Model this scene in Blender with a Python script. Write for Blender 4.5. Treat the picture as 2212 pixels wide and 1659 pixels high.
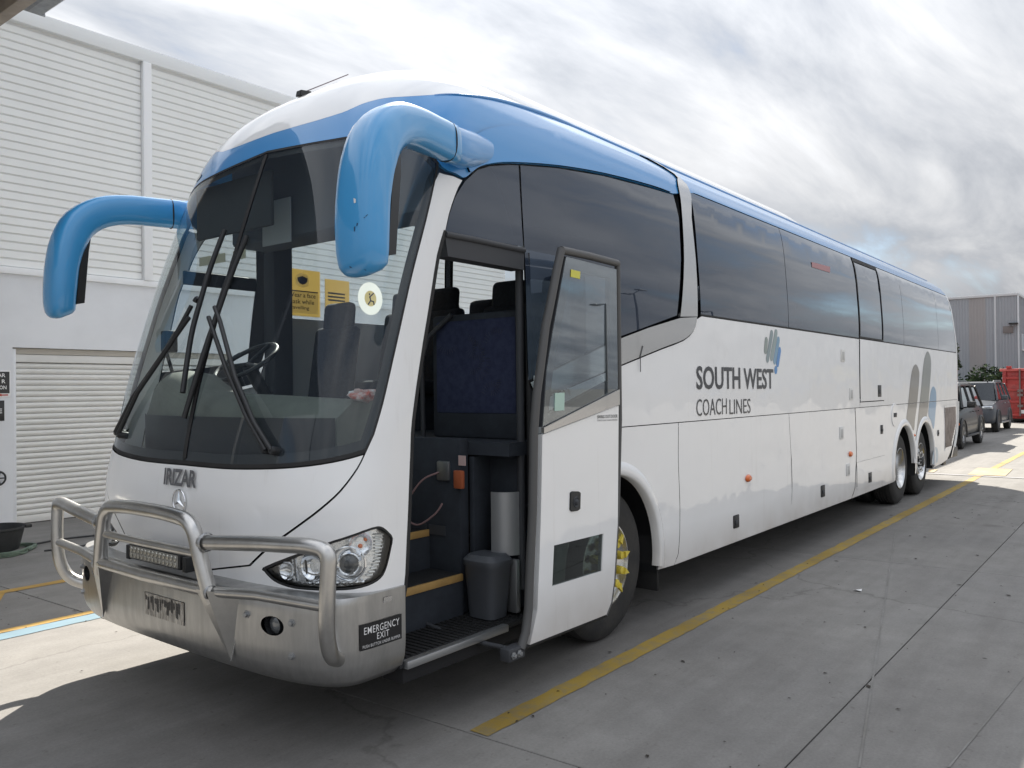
import bpy, bmesh, math, random
import numpy as np
from mathutils import Vector, Matrix, noise as mnoise
from mathutils.geometry import delaunay_2d_cdt

for o in list(bpy.data.objects): bpy.data.objects.remove(o)
scene = bpy.context.scene
COL = scene.collection
random.seed(7)
PI = math.pi

# ------------------------------------------------------------------ camera
# pixel units below are those of a 2212 x 1659 view of the photograph
FPX = 1775.0; PW, PH = 2212.0, 1659.0; ROLL = 0.0095
CAM = np.array([0.0, -3.0, 1.76])
def _unroll(u, v):
    x = u - PW/2; y = v - PH/2
    c, s = math.cos(ROLL), math.sin(ROLL)
    return c*x - s*y, s*x + c*y
_vx, _vy = _unroll(2505.0, 827.0)
PITCH = math.atan(_vy/FPX); YAW = math.atan2(_vx*math.cos(PITCH), FPX)
_fh = np.array([math.cos(YAW), math.sin(YAW), 0.0]); _rt = np.array([math.sin(YAW), -math.cos(YAW), 0.0]); _up = np.array([0, 0, 1.0])
_fw = _fh*math.cos(PITCH) + _up*math.sin(PITCH); _uc = -_fh*math.sin(PITCH) + _up*math.cos(PITCH)
def ray(u, v):
    x, y = _unroll(u, v)
    r = _fw + _rt*x/FPX - _uc*y/FPX
    return r/np.linalg.norm(r)
def hit(u, v, axis, val):
    r = ray(u, v); return CAM + r*((val - CAM[axis])/r[axis])
cd = bpy.data.cameras.new('camera'); cam = bpy.data.objects.new('camera', cd); COL.objects.link(cam)
cd.sensor_width = 36.0; cd.lens = 36.0*FPX/PW; cd.clip_end = 3000; cd.clip_start = 0.05
_c, _s = math.cos(ROLL), math.sin(ROLL)
_R = _rt*_c - _uc*_s; _U = _rt*_s + _uc*_c
cam.matrix_world = Matrix(((_R[0], _U[0], -_fw[0], CAM[0]), (_R[1], _U[1], -_fw[1], CAM[1]), (_R[2], _U[2], -_fw[2], CAM[2]), (0, 0, 0, 1)))
scene.camera = cam

# ------------------------------------------------------------------ sun, sky, exposure
SUNV = Vector((0.96, 0.75, 1.0)).normalized()
ELEV = math.asin(SUNV.z); AZ = math.atan2(SUNV.x, SUNV.y)
sd = bpy.data.lights.new('sun', 'SUN'); sun = bpy.data.objects.new('sun', sd); COL.objects.link(sun)
sd.energy = 4.6; sd.angle = math.radians(0.55); sd.color = (1.0, 0.93, 0.82)
sun.location = (10, 20, 30); sun.rotation_euler = (-SUNV).to_track_quat('-Z', 'Y').to_euler()
world = bpy.data.worlds.new('World'); scene.world = world; world.use_nodes = True
wt = world.node_tree; wt.nodes.clear()
def wn(t, **k):
    n = wt.nodes.new(t)
    for a, b in k.items(): setattr(n, a, b)
    return n
def wmath(op, a, b=None, clamp=False):
    n = wn('ShaderNodeMath', operation=op, use_clamp=clamp)
    for i, q in enumerate((a, b)):
        if q is None: continue
        if isinstance(q, (int, float)): n.inputs[i].default_value = q
        else: wt.links.new(q, n.inputs[i])
    return n.outputs[0]
sky = wn('ShaderNodeTexSky', sky_type='NISHITA', sun_disc=False, sun_elevation=ELEV, sun_rotation=AZ, altitude=30, air_density=1.0, dust_density=0.35, ozone_density=1.2)
tc = wn('ShaderNodeTexCoord'); sep = wn('ShaderNodeSeparateXYZ'); wt.links.new(tc.outputs['Generated'], sep.inputs[0])
den = wmath('ADD', wmath('MAXIMUM', sep.outputs[2], 0.0), 0.10)
px_ = wmath('DIVIDE', sep.outputs[0], den); py_ = wmath('DIVIDE', sep.outputs[1], den)
cmb = wn('ShaderNodeCombineXYZ'); wt.links.new(px_, cmb.inputs[0]); wt.links.new(py_, cmb.inputs[1])
mp = wn('ShaderNodeMapping'); mp.inputs['Rotation'].default_value = (0, 0, math.radians(-62)); mp.inputs['Scale'].default_value = (0.55, 1.9, 1.0)
wt.links.new(cmb.outputs[0], mp.inputs[0])
n1 = wn('ShaderNodeTexNoise'); n1.inputs['Scale'].default_value = 1.3; n1.inputs['Detail'].default_value = 9; n1.inputs['Roughness'].default_value = 0.58; n1.inputs['Distortion'].default_value = 0.35
wt.links.new(mp.outputs[0], n1.inputs['Vector'])
mp2 = wn('ShaderNodeMapping'); mp2.inputs['Location'].default_value = (3.1, 1.7, 0); mp2.inputs['Scale'].default_value = (0.33, 0.4, 1.0)
wt.links.new(cmb.outputs[0], mp2.inputs[0])
n2 = wn('ShaderNodeTexNoise'); n2.inputs['Scale'].default_value = 1.0; n2.inputs['Detail'].default_value = 4
wt.links.new(mp2.outputs[0], n2.inputs['Vector'])
cov = wmath('ADD', wmath('MULTIPLY', n1.outputs[0], 0.75), wmath('MULTIPLY', n2.outputs[0], 0.75))
cr = wn('ShaderNodeMapRange', interpolation_type='SMOOTHSTEP'); cr.inputs['From Min'].default_value = 0.42; cr.inputs['From Max'].default_value = 0.74
wt.links.new(cov, cr.inputs['Value'])
# forward scattering: thin cloud is brighter towards the sun
dot = wn('ShaderNodeVectorMath', operation='DOT_PRODUCT'); wt.links.new(tc.outputs['Generated'], dot.inputs[0]); dot.inputs[1].default_value = tuple(SUNV)
glow = wmath('POWER', wmath('MAXIMUM', dot.outputs['Value'], 0.0), 5.0)
shade = wn('ShaderNodeMapRange'); shade.inputs['From Min'].default_value = 0.35; shade.inputs['From Max'].default_value = 0.72; shade.inputs['To Min'].default_value = 0.60; shade.inputs['To Max'].default_value = 1.16
wt.links.new(n1.outputs[0], shade.inputs['Value'])
bri = wmath('MULTIPLY', shade.outputs[0], wmath('MULTIPLY', wmath('ADD', 3.25, wmath('MULTIPLY', glow, 0.9)), wmath('ADD', 0.56, wmath('MULTIPLY', wmath('MAXIMUM', sep.outputs[2], 0.0), 1.60))))
ccol = wn('ShaderNodeMix', data_type='RGBA'); ccol.inputs['A'].default_value = (0.77, 0.885, 1.09, 1); ccol.inputs['B'].default_value = (0.965, 0.98, 1.01, 1)
wt.links.new(shade.outputs[0], ccol.inputs['Factor'])
cs = wn('ShaderNodeVectorMath', operation='SCALE'); wt.links.new(ccol.outputs['Result'], cs.inputs[0]); wt.links.new(bri, cs.inputs['Scale'])
skm = wn('ShaderNodeVectorMath', operation='SCALE'); skm.inputs['Scale'].default_value = 0.62; wt.links.new(sky.outputs[0], skm.inputs[0])
mx = wn('ShaderNodeMix', data_type='RGBA'); wt.links.new(cr.outputs[0], mx.inputs['Factor']); wt.links.new(skm.outputs[0], mx.inputs['A']); wt.links.new(cs.outputs[0], mx.inputs['B'])
bg = wn('ShaderNodeBackground'); bg.inputs['Strength'].default_value = 0.10
wo = wn('ShaderNodeOutputWorld'); wt.links.new(mx.outputs['Result'], bg.inputs[0]); wt.links.new(bg.outputs[0], wo.inputs[0])
vs = scene.view_settings; vs.view_transform = 'Standard'; vs.look = 'None'; vs.exposure = 1.33; vs.gamma = 1.0; vs.use_curve_mapping = False

# ------------------------------------------------------------------ materials
MATS = {}
def lin(c): return tuple((x/12.92 if x <= .04045 else ((x+.055)/1.055)**2.4) for x in c)
def mat(name, col, rough=.5, metal=0.0, coat=0.0, spec=.5, var=0.0, vscale=3.0, bump=0.0, bscale=20.0, tint=None, aniso=None, coat_rough=.03, stretch=None, emit=0):
    """principled material; var mixes two close tones by world-space noise, bump gives fine relief"""
    if name in MATS: return MATS[name]
    m = bpy.data.materials.new(name); m.use_nodes = True; nt = m.node_tree
    b = nt.nodes['Principled BSDF']
    b.inputs['Base Color'].default_value = (*col, 1); b.inputs['Roughness'].default_value = rough; b.inputs['Metallic'].default_value = metal
    b.inputs['Coat Weight'].default_value = coat; b.inputs['Coat Roughness'].default_value = coat_rough; b.inputs['Specular IOR Level'].default_value = spec
    g = nt.nodes.new('ShaderNodeNewGeometry'); vec = g.outputs['Position']
    if stretch:
        mpn = nt.nodes.new('ShaderNodeMapping'); mpn.inputs['Scale'].default_value = stretch; nt.links.new(vec, mpn.inputs[0]); vec = mpn.outputs[0]
    if var:
        n = nt.nodes.new('ShaderNodeTexNoise'); n.inputs['Scale'].default_value = vscale; n.inputs['Detail'].default_value = 8; n.inputs['Roughness'].default_value = .65
        nt.links.new(vec, n.inputs['Vector'])
        r = nt.nodes.new('ShaderNodeValToRGB'); t = tint or tuple(c*(1-var) for c in col)
        r.color_ramp.elements[0].position = .38; r.color_ramp.elements[1].position = .62
        r.color_ramp.elements[0].color = (*t, 1); r.color_ramp.elements[1].color = (*col, 1)
        nt.links.new(n.outputs[0], r.inputs[0]); nt.links.new(r.outputs[0], b.inputs['Base Color'])
        mr = nt.nodes.new('ShaderNodeMapRange'); mr.inputs['To Min'].default_value = min(1, rough*1.25); mr.inputs['To Max'].default_value = rough*.8
        nt.links.new(n.outputs[0], mr.inputs[0]); nt.links.new(mr.outputs[0], b.inputs['Roughness'])
    if bump:
        n = nt.nodes.new('ShaderNodeTexNoise'); n.inputs['Scale'].default_value = bscale; n.inputs['Detail'].default_value = 5
        nt.links.new(vec, n.inputs['Vector'])
        bp = nt.nodes.new('ShaderNodeBump'); bp.inputs['Strength'].default_value = bump; bp.inputs['Distance'].default_value = .01
        nt.links.new(n.outputs[0], bp.inputs['Height']); nt.links.new(bp.outputs[0], b.inputs['Normal'])
        if coat: nt.links.new(bp.outputs[0], b.inputs['Coat Normal'])
    if emit:
        b.inputs['Emission Color'].default_value = (*col, 1); b.inputs['Emission Strength'].default_value = emit
    MATS[name] = m; return m
def glass(name, tint, rough=0.0, ior=1.5, body=None, bodyfac=0.0, k=1.55):
    """thin pane: fresnel reflection over a tinted see-through sheet"""
    if name in MATS: return MATS[name]
    m = bpy.data.materials.new(name); m.use_nodes = True; nt = m.node_tree; nt.nodes.clear()
    out = nt.nodes.new('ShaderNodeOutputMaterial'); mix = nt.nodes.new('ShaderNodeMixShader')
    tr = nt.nodes.new('ShaderNodeBsdfTransparent'); tr.inputs[0].default_value = (*tint, 1)
    gl = nt.nodes.new('ShaderNodeBsdfGlossy'); gl.inputs['Roughness'].default_value = rough; gl.inputs[0].default_value = (.96, .98, 1, 1)
    g = nt.nodes.new('ShaderNodeNewGeometry'); n = nt.nodes.new('ShaderNodeTexNoise'); n.inputs['Scale'].default_value = 1.1; n.inputs['Detail'].default_value = 1
    nt.links.new(g.outputs['Position'], n.inputs['Vector'])
    bp = nt.nodes.new('ShaderNodeBump'); bp.inputs['Strength'].default_value = .05; bp.inputs['Distance'].default_value = .02
    nt.links.new(n.outputs[0], bp.inputs['Height']); nt.links.new(bp.outputs[0], gl.inputs['Normal'])
    # two-sided Schlick reflectance, the same from either face of the pane
    f0 = ((ior-1)/(ior+1))**2
    dt = nt.nodes.new('ShaderNodeVectorMath'); dt.operation = 'DOT_PRODUCT'; nt.links.new(g.outputs['Incoming'], dt.inputs[0]); nt.links.new(g.outputs['Normal'], dt.inputs[1])
    def M(op, a, b=None, cl=False):
        q = nt.nodes.new('ShaderNodeMath'); q.operation = op; q.use_clamp = cl
        for i, v in enumerate((a, b)):
            if v is None: continue
            if isinstance(v, (int, float)): q.inputs[i].default_value = v
            else: nt.links.new(v, q.inputs[i])
        return q.outputs[0]
    sch = M('ADD', f0, M('MULTIPLY', 1-f0, M('POWER', M('SUBTRACT', 1.0, M('ABSOLUTE', dt.outputs['Value']), True), 5.0)))
    two = M('MULTIPLY', sch, k, True)
    src = tr
    if body:
        df = nt.nodes.new('ShaderNodeBsdfDiffuse'); df.inputs[0].default_value = (*body, 1)
        m2 = nt.nodes.new('ShaderNodeMixShader'); m2.inputs[0].default_value = bodyfac
        nt.links.new(tr.outputs[0], m2.inputs[1]); nt.links.new(df.outputs[0], m2.inputs[2]); src = m2
    nt.links.new(two, mix.inputs[0]); nt.links.new(src.outputs[0], mix.inputs[1]); nt.links.new(gl.outputs[0], mix.inputs[2]); nt.links.new(mix.outputs[0], out.inputs[0])
    MATS[name] = m; return m

def paper(name, col):
    m = bpy.data.materials.new(name); m.use_nodes = True; nt = m.node_tree; nt.nodes.clear()
    out = nt.nodes.new('ShaderNodeOutputMaterial'); mix = nt.nodes.new('ShaderNodeMixShader'); mix.inputs[0].default_value = .8
    d = nt.nodes.new('ShaderNodeBsdfDiffuse'); t = nt.nodes.new('ShaderNodeBsdfTranslucent'); d.inputs[0].default_value = (*col, 1); t.inputs[0].default_value = (*col, 1)
    nt.links.new(d.outputs[0], mix.inputs[1]); nt.links.new(t.outputs[0], mix.inputs[2]); nt.links.new(mix.outputs[0], out.inputs[0]); MATS[name] = m; return m
def concrete_mat(name, base, dark):
    m = bpy.data.materials.new(name); m.use_nodes = True; nt = m.node_tree; b = nt.nodes['Principled BSDF']; L = nt.links
    g = nt.nodes.new('ShaderNodeNewGeometry'); P = g.outputs['Position']
    def nz(scale, det, rough=.6, st=None):
        n = nt.nodes.new('ShaderNodeTexNoise'); n.inputs['Scale'].default_value = scale; n.inputs['Detail'].default_value = det; n.inputs['Roughness'].default_value = rough
        if st:
            q = nt.nodes.new('ShaderNodeMapping'); q.inputs['Scale'].default_value = st; q.inputs['Rotation'].default_value = (0, 0, .5); L.new(P, q.inputs[0]); L.new(q.outputs[0], n.inputs['Vector'])
        else: L.new(P, n.inputs['Vector'])
        return n.outputs[0]
    def ramp(v, a, bb, c0, c1):
        r = nt.nodes.new('ShaderNodeValToRGB'); r.color_ramp.elements[0].position = a; r.color_ramp.elements[1].position = bb
        r.color_ramp.elements[0].color = (*c0, 1); r.color_ramp.elements[1].color = (*c1, 1); L.new(v, r.inputs[0]); return r.outputs[0]
    def mul(a, bb, f=1.0):
        x = nt.nodes.new('ShaderNodeMix'); x.data_type = 'RGBA'; x.blend_type = 'MULTIPLY'; x.inputs['Factor'].default_value = f; L.new(a, x.inputs['A']); L.new(bb, x.inputs['B']); return x.outputs['Result']
    c = ramp(nz(.45, 6), .3, .7, dark, base)
    c = mul(c, ramp(nz(3.2, 9, .7), .3, .7, (.82, .815, .81), (1.07, 1.065, 1.06)))
    c = mul(c, ramp(nz(60, 6, .7), .3, .75, (.82, .82, .82), (1.08, 1.08, 1.08)))
    c = mul(c, ramp(nz(2.2, 7, .6, (.18, 2.6, 1)), .42, .60, (.92, .915, .91), (1, 1, 1)))
    # small oil drops and chips
    v = nt.nodes.new('ShaderNodeTexVoronoi'); v.inputs['Scale'].default_value = 1.5; v.inputs['Randomness'].default_value = 1; L.new(P, v.inputs['Vector'])
    c = mul(c, ramp(v.outputs['Distance'], .018, .030, (.30, .29, .28), (1, 1, 1)))
    v2 = nt.nodes.new('ShaderNodeTexVoronoi'); v2.inputs['Scale'].default_value = .55; L.new(P, v2.inputs['Vector'])
    c = mul(c, ramp(v2.outputs['Distance'], .03, .09, (.62, .61, .60), (1, 1, 1)))
    v3 = nt.nodes.new('ShaderNodeTexVoronoi'); v3.feature = 'DISTANCE_TO_EDGE'; v3.inputs['Scale'].default_value = .22; nzd = nt.nodes.new('ShaderNodeTexNoise'); nzd.inputs['Scale'].default_value = 2.5; nzd.inputs['Detail'].default_value = 6; L.new(P, nzd.inputs['Vector'])
    vm = nt.nodes.new('ShaderNodeVectorMath'); vm.operation = 'MULTIPLY_ADD'; L.new(nzd.outputs['Color'], vm.inputs[0]); vm.inputs[1].default_value = (.5, .5, .5); L.new(P, vm.inputs[2]); L.new(vm.outputs[0], v3.inputs['Vector'])
    c = mul(c, ramp(v3.outputs['Distance'], .0008, .0022, (.62, .61, .60), (1, 1, 1)), .7)
    c = mul(c, ramp(nz(.9, 5, .55, (.10, 1.3, 1)), .36, .52, (.78, .77, .765), (1, 1, 1)), .8)
    c = mul(c, ramp(nz(14, 4, .6), .64, .72, (1, 1, 1), (.72, .70, .68)))
    oi = nt.nodes.new('ShaderNodeObjectInfo'); r = nt.nodes.new('ShaderNodeMapRange'); r.inputs['To Min'].default_value = .93; r.inputs['To Max'].default_value = 1.05; L.new(oi.outputs['Random'], r.inputs[0])
    sc = nt.nodes.new('ShaderNodeVectorMath'); sc.operation = 'SCALE'; L.new(c, sc.inputs[0]); L.new(r.outputs[0], sc.inputs['Scale'])
    L.new(sc.outputs[0], b.inputs['Base Color']); b.inputs['Roughness'].default_value = .82
    bp = nt.nodes.new('ShaderNodeBump'); bp.inputs['Strength'].default_value = .35; bp.inputs['Distance'].default_value = .004; L.new(nz(45, 7, .7), bp.inputs['Height']); L.new(bp.outputs[0], b.inputs['Normal'])
    return m
def worn_paint(name, col, under, lo=.42, hi=.56):
    m = bpy.data.materials.new(name); m.use_nodes = True; nt = m.node_tree; b = nt.nodes['Principled BSDF']; L = nt.links
    g = nt.nodes.new('ShaderNodeNewGeometry')
    n = nt.nodes.new('ShaderNodeTexNoise'); n.inputs['Scale'].default_value = 7; n.inputs['Detail'].default_value = 10; n.inputs['Roughness'].default_value = .75; L.new(g.outputs['Position'], n.inputs['Vector'])
    r = nt.nodes.new('ShaderNodeValToRGB'); r.color_ramp.elements[0].position = lo-.12; r.color_ramp.elements[1].position = hi-.06
    r.color_ramp.elements[0].color = (*under, 1); r.color_ramp.elements[1].color = (*col, 1); L.new(n.outputs[0], r.inputs[0])
    n2 = nt.nodes.new('ShaderNodeTexNoise'); n2.inputs['Scale'].default_value = 1.4; n2.inputs['Detail'].default_value = 5; L.new(g.outputs['Position'], n2.inputs['Vector'])
    r2 = nt.nodes.new('ShaderNodeValToRGB'); r2.color_ramp.elements[0].position = .3; r2.color_ramp.elements[1].position = .7; r2.color_ramp.elements[0].color = (.68, .66, .62, 1); L.new(n2.outputs[0], r2.inputs[0])
    x = nt.nodes.new('ShaderNodeMix'); x.data_type = 'RGBA'; x.blend_type = 'MULTIPLY'; x.inputs['Factor'].default_value = 1; L.new(r.outputs[0], x.inputs['A']); L.new(r2.outputs[0], x.inputs['B'])
    L.new(x.outputs['Result'], b.inputs['Base Color']); b.inputs['Roughness'].default_value = .75
    MATS[name] = m; return m

YPALE = None
def paint_mat(name, col, dirt=(.40, .34, .28), dirt_amt=.62, wob=.24):
    """gloss coach paint: slight panel waviness in the clear coat, road grime low down and rain streaks"""
    m = bpy.data.materials.new(name); m.use_nodes = True; nt = m.node_tree; b = nt.nodes['Principled BSDF']; L = nt.links
    g = nt.nodes.new('ShaderNodeNewGeometry'); P = g.outputs['Position']; sp = nt.nodes.new('ShaderNodeSeparateXYZ'); L.new(P, sp.inputs[0])
    mpn = nt.nodes.new('ShaderNodeMapping'); mpn.inputs['Scale'].default_value = (9, 9, .55); L.new(P, mpn.inputs[0])
    n = nt.nodes.new('ShaderNodeTexNoise'); n.inputs['Scale'].default_value = 1.6; n.inputs['Detail'].default_value = 6; n.inputs['Roughness'].default_value = .7; L.new(mpn.outputs[0], n.inputs['Vector'])
    st = nt.nodes.new('ShaderNodeMapRange'); st.inputs['From Min'].default_value = .60; st.inputs['From Max'].default_value = .80; st.inputs['To Max'].default_value = .30*dirt_amt; L.new(n.outputs[0], st.inputs[0])
    n2 = nt.nodes.new('ShaderNodeTexNoise'); n2.inputs['Scale'].default_value = 2.4; n2.inputs['Detail'].default_value = 7; L.new(P, n2.inputs['Vector'])
    zz = nt.nodes.new('ShaderNodeMapRange'); zz.inputs['From Min'].default_value = .68; zz.inputs['From Max'].default_value = .32; L.new(sp.outputs[2], zz.inputs[0])
    zm = nt.nodes.new('ShaderNodeMath'); zm.operation = 'MULTIPLY'; L.new(zz.outputs[0], zm.inputs[0]); L.new(n2.outputs[0], zm.inputs[1])
    zm2 = nt.nodes.new('ShaderNodeMath'); zm2.operation = 'MULTIPLY'; L.new(zm.outputs[0], zm2.inputs[0]); zm2.inputs[1].default_value = 1.7*dirt_amt
    ad = nt.nodes.new('ShaderNodeMath'); ad.operation = 'ADD'; ad.use_clamp = True; L.new(st.outputs[0], ad.inputs[0]); L.new(zm2.outputs[0], ad.inputs[1])
    x = nt.nodes.new('ShaderNodeMix'); x.data_type = 'RGBA'; L.new(ad.outputs[0], x.inputs['Factor']); x.inputs['A'].default_value = (*col, 1); x.inputs['B'].default_value = (*dirt, 1)
    L.new(x.outputs['Result'], b.inputs['Base Color'])
    b.inputs['Roughness'].default_value = .38; b.inputs['Coat Weight'].default_value = 1.0; b.inputs['Coat Roughness'].default_value = .025
    n3 = nt.nodes.new('ShaderNodeTexNoise'); n3.inputs['Scale'].default_value = 1.7; n3.inputs['Detail'].default_value = 2; L.new(P, n3.inputs['Vector'])
    bp = nt.nodes.new('ShaderNodeBump'); bp.inputs['Strength'].default_value = wob; bp.inputs['Distance'].default_value = .06; L.new(n3.outputs[0], bp.inputs['Height'])
    L.new(bp.outputs[0], b.inputs['Coat Normal']); L.new(bp.outputs[0], b.inputs['Normal'])
    MATS[name] = m; return m

WHITE = paint_mat('white_coach_paint', (.90, .905, .91))
BLUE = paint_mat('blue_coach_paint', (.050, .290, .66), dirt=(.12, .25, .45), dirt_amt=.3, wob=.05)
BLUEM = paint_mat('blue_mirror_paint', (.045, .315, .66), dirt=(.35, .42, .5), dirt_amt=.4, wob=.04)
BLACK = mat('black_plastic', (.016, .017, .019), .45)
RUBBER = mat('black_rubber', (.02, .02, .021), .65, var=.3, vscale=6)
DGREY = mat('dark_trim', (.045, .048, .055), .6)
INTER = mat('interior_dark_blue_grey', (.035, .042, .055), .8, var=.25, vscale=5)
CEIL = mat('interior_lining_grey', (.16, .17, .19), .85)
DASH = mat('dashboard_grey', (.17, .18, .155), .7, var=.12, vscale=9)
FABRIC = mat('dark_blue_fabric', (.022, .030, .075), .95, var=.55, vscale=22, tint=(.040, .050, .105))
SEATM = mat('charcoal_seat_fabric', (.022, .026, .036), .95, var=.3, vscale=40)
ALU = mat('brushed_aluminium', (.52, .52, .515), .36, 1.0, var=.15, vscale=4, bump=.03, bscale=50, stretch=(5, 5, .9))
ALUT = mat('satin_aluminium_tube', (.62, .61, .59), .30, 1.0, var=.16, vscale=7, bump=.03, bscale=90)
CHROME = mat('chrome', (.85, .86, .88), .06, 1.0)
SILVER = mat('silver_trim_paint', (.56, .555, .545), .22, .75, coat=.6)
TYRE = mat('tyre_rubber', (.024, .024, .025), .85, var=.45, vscale=5, tint=(.045, .043, .040), bump=.2, bscale=40)
RIM = mat('polished_wheel_alloy', (.70, .70, .70), .22, 1.0, var=.15, vscale=14)
STEELG = mat('grey_wheel_steel', (.20, .20, .21), .45, .7)
YNUT = mat('yellow_nut_pointer_plastic', (.72, .58, .08), .5)
AMBER = mat('amber_marker_lens', (.75, .16, .03), .18, coat=.6)
WPLAST = mat('white_plastic', (.72, .72, .70), .45)
YSTRIP = mat('timber_yellow_step_edge', (.55, .34, .12), .6, var=.2, vscale=12)
GREYB = mat('grey_bin_plastic', (.085, .092, .105), .5)
STAIN = mat('brushed_steel_panel', (.38, .39, .40), .38, .8)
GCLEAR = glass('windscreen_glass', (.74, .80, .80), body=(.42, .54, .72), bodyfac=.03, k=1.15)  # bluish body colour paints a hazy veil of light onto the windscreen
GDARK = glass('tinted_side_glass', (.10, .12, .15), body=(.055, .075, .115), bodyfac=.6, k=1.8)
GMID = glass('light_tinted_glass', (.86, .90, .92))
GLAMP = glass('lamp_cover_glass', (.93, .95, .96), ior=1.45)
CONC = concrete_mat('concrete_slab', (.250, .243, .231), (.195, .190, .184))
YLINE = worn_paint('worn_yellow_line_paint', (.40, .275, .05), (.235, .215, .165), .42, .60)
YPALE = worn_paint('faded_hatch_paint', (.40, .31, .17), (.31, .28, .24), .44, .60)
SCUFF = worn_paint('scuffed_pale_line', (.262, .258, .25), (.205, .20, .195), .50, .70)
YHATCH = worn_paint('yellow_hatch_paint', (.50, .31, .07), (.30, .26, .19), .34, .48)
BLINE = worn_paint('pale_blue_line_paint', (.13, .23, .30), (.18, .20, .21), .34, .48)

# ------------------------------------------------------------------ object helpers
WM = {}
def tag(o, label=None, cat=None, group=None, kind=None):
    if label: o['label'] = label
    if cat: o['category'] = cat
    if group: o['group'] = group
    if kind: o['kind'] = kind
    return o
def empty(name, loc=(0, 0, 0), parent=None):
    o = bpy.data.objects.new(name, None); o.empty_display_size = .2; COL.objects.link(o)
    if parent is None: o.location = loc; WM[o] = Matrix.Translation(loc)
    else: o.parent = parent; o.matrix_parent_inverse = WM[parent].inverted(); o.location = loc; WM[o] = Matrix.Translation(loc)
    return o
def link(name, me, m, parent=None, loc=None, rot=None, scale=None):
    o = bpy.data.objects.new(name, me); COL.objects.link(o)
    if m is not None and not me.materials: me.materials.append(m)
    if parent is not None: o.parent = parent; o.matrix_parent_inverse = WM[parent].inverted()
    if loc is not None: o.location = loc
    if rot is not None: o.rotation_euler = rot
    if scale is not None: o.scale = scale
    WM[o] = Matrix.LocRotScale(Vector(loc or (0, 0, 0)), None if rot is None else __import__('mathutils').Euler(rot), Vector(scale or (1, 1, 1)))
    return o
def mk(name, V, Fc, smooth=False, normals=None):
    me = bpy.data.meshes.new(name); me.from_pydata([tuple(map(float, v)) for v in V], [], [tuple(map(int, f)) for f in Fc]); me.validate(); me.update()
    if smooth or normals is not None: me.polygons.foreach_set('use_smooth', [True]*len(me.polygons))
    if normals is not None: me.normals_split_custom_set_from_vertices([tuple(n) for n in normals])
    return me
def fixn(me):
    bm = bmesh.new(); bm.from_mesh(me); bmesh.ops.recalc_face_normals(bm, faces=bm.faces); bm.to_mesh(me); bm.free(); return me
def smooth_angle(me, deg=35):
    me.polygons.foreach_set('use_smooth', [True]*len(me.polygons))
    try: me.set_sharp_from_angle(angle=math.radians(deg))
    except Exception: pass
    return me
def boxme(name, x, y, z, bev=0.0, seg=2):
    bm = bmesh.new(); bmesh.ops.create_cube(bm, size=1)
    for v in bm.verts: v.co = Vector((x[0]+(v.co.x+.5)*(x[1]-x[0]), y[0]+(v.co.y+.5)*(y[1]-y[0]), z[0]+(v.co.z+.5)*(z[1]-z[0])))
    if bev: bmesh.ops.bevel(bm, geom=bm.edges[:], offset=bev, segments=seg, affect='EDGES', profile=.5)
    me = bpy.data.meshes.new(name); bm.to_mesh(me); bm.free()
    if bev: smooth_angle(me, 40)
    return me
def box(name, x, y, z, m, parent=None, bev=0.0): return link(name, boxme(name, x, y, z, bev), m, parent)
def smooth_path(pts, n=8):
    P = [Vector(p) for p in pts]; out = []
    for i in range(len(P)-1):
        p0 = P[max(i-1, 0)]; p1 = P[i]; p2 = P[i+1]; p3 = P[min(i+2, len(P)-1)]
        for k in range(n):
            t = k/n
            out.append(.5*((2*p1)+(-p0+p2)*t+(2*p0-5*p1+4*p2-p3)*t*t+(-p0+3*p1-3*p2+p3)*t**3))
    out.append(P[-1]); return out
def fillet(pts, r, n=7):
    P = [Vector(p) for p in pts]; out = [P[0]]
    for i in range(1, len(P)-1):
        a = (P[i-1]-P[i]); b = (P[i+1]-P[i]); la, lb = a.length, b.length; a.normalize(); b.normalize()
        rr = r[i] if isinstance(r, (list, tuple)) else r
        d = min(rr, la*.48, lb*.48)
        A = P[i]+a*d; B = P[i]+b*d
        for k in range(n+1):
            t = k/n; out.append((1-t)**2*A+2*t*(1-t)*P[i]+t*t*B)
    out.append(P[-1]); return out
def tubeme(name, path, r, seg=12, cap=True, radii=None):
    P = [Vector(p) for p in path]; V = []; Fc = []
    t0 = (P[1]-P[0]).normalized(); up = Vector((0, 0, 1)) if abs(t0.z) < .9 else Vector((0, 1, 0)); nrm = t0.cross(up).normalized()
    for i, p in enumerate(P):
        t = ((P[min(i+1, len(P)-1)]-P[max(i-1, 0)])).normalized()
        nrm = (nrm - t*nrm.dot(t)).normalized(); bi = t.cross(nrm)
        rr = radii[i] if radii else r
        for k in range(seg):
            a = 2*PI*k/seg; V.append(p + (nrm*math.cos(a)+bi*math.sin(a))*rr)
    for i in range(len(P)-1):
        for k in range(seg): Fc.append((i*seg+k, i*seg+(k+1) % seg, (i+1)*seg+(k+1) % seg, (i+1)*seg+k))
    if cap: Fc.append(tuple(range(seg))[::-1]); Fc.append(tuple((len(P)-1)*seg+k for k in range(seg)))
    me = mk(name, V, Fc); fixn(me); return smooth_angle(me, 50)
def tube(name, path, r, m, parent=None, seg=12, **k): return link(name, tubeme(name, path, r, seg, **k), m, parent)
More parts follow.
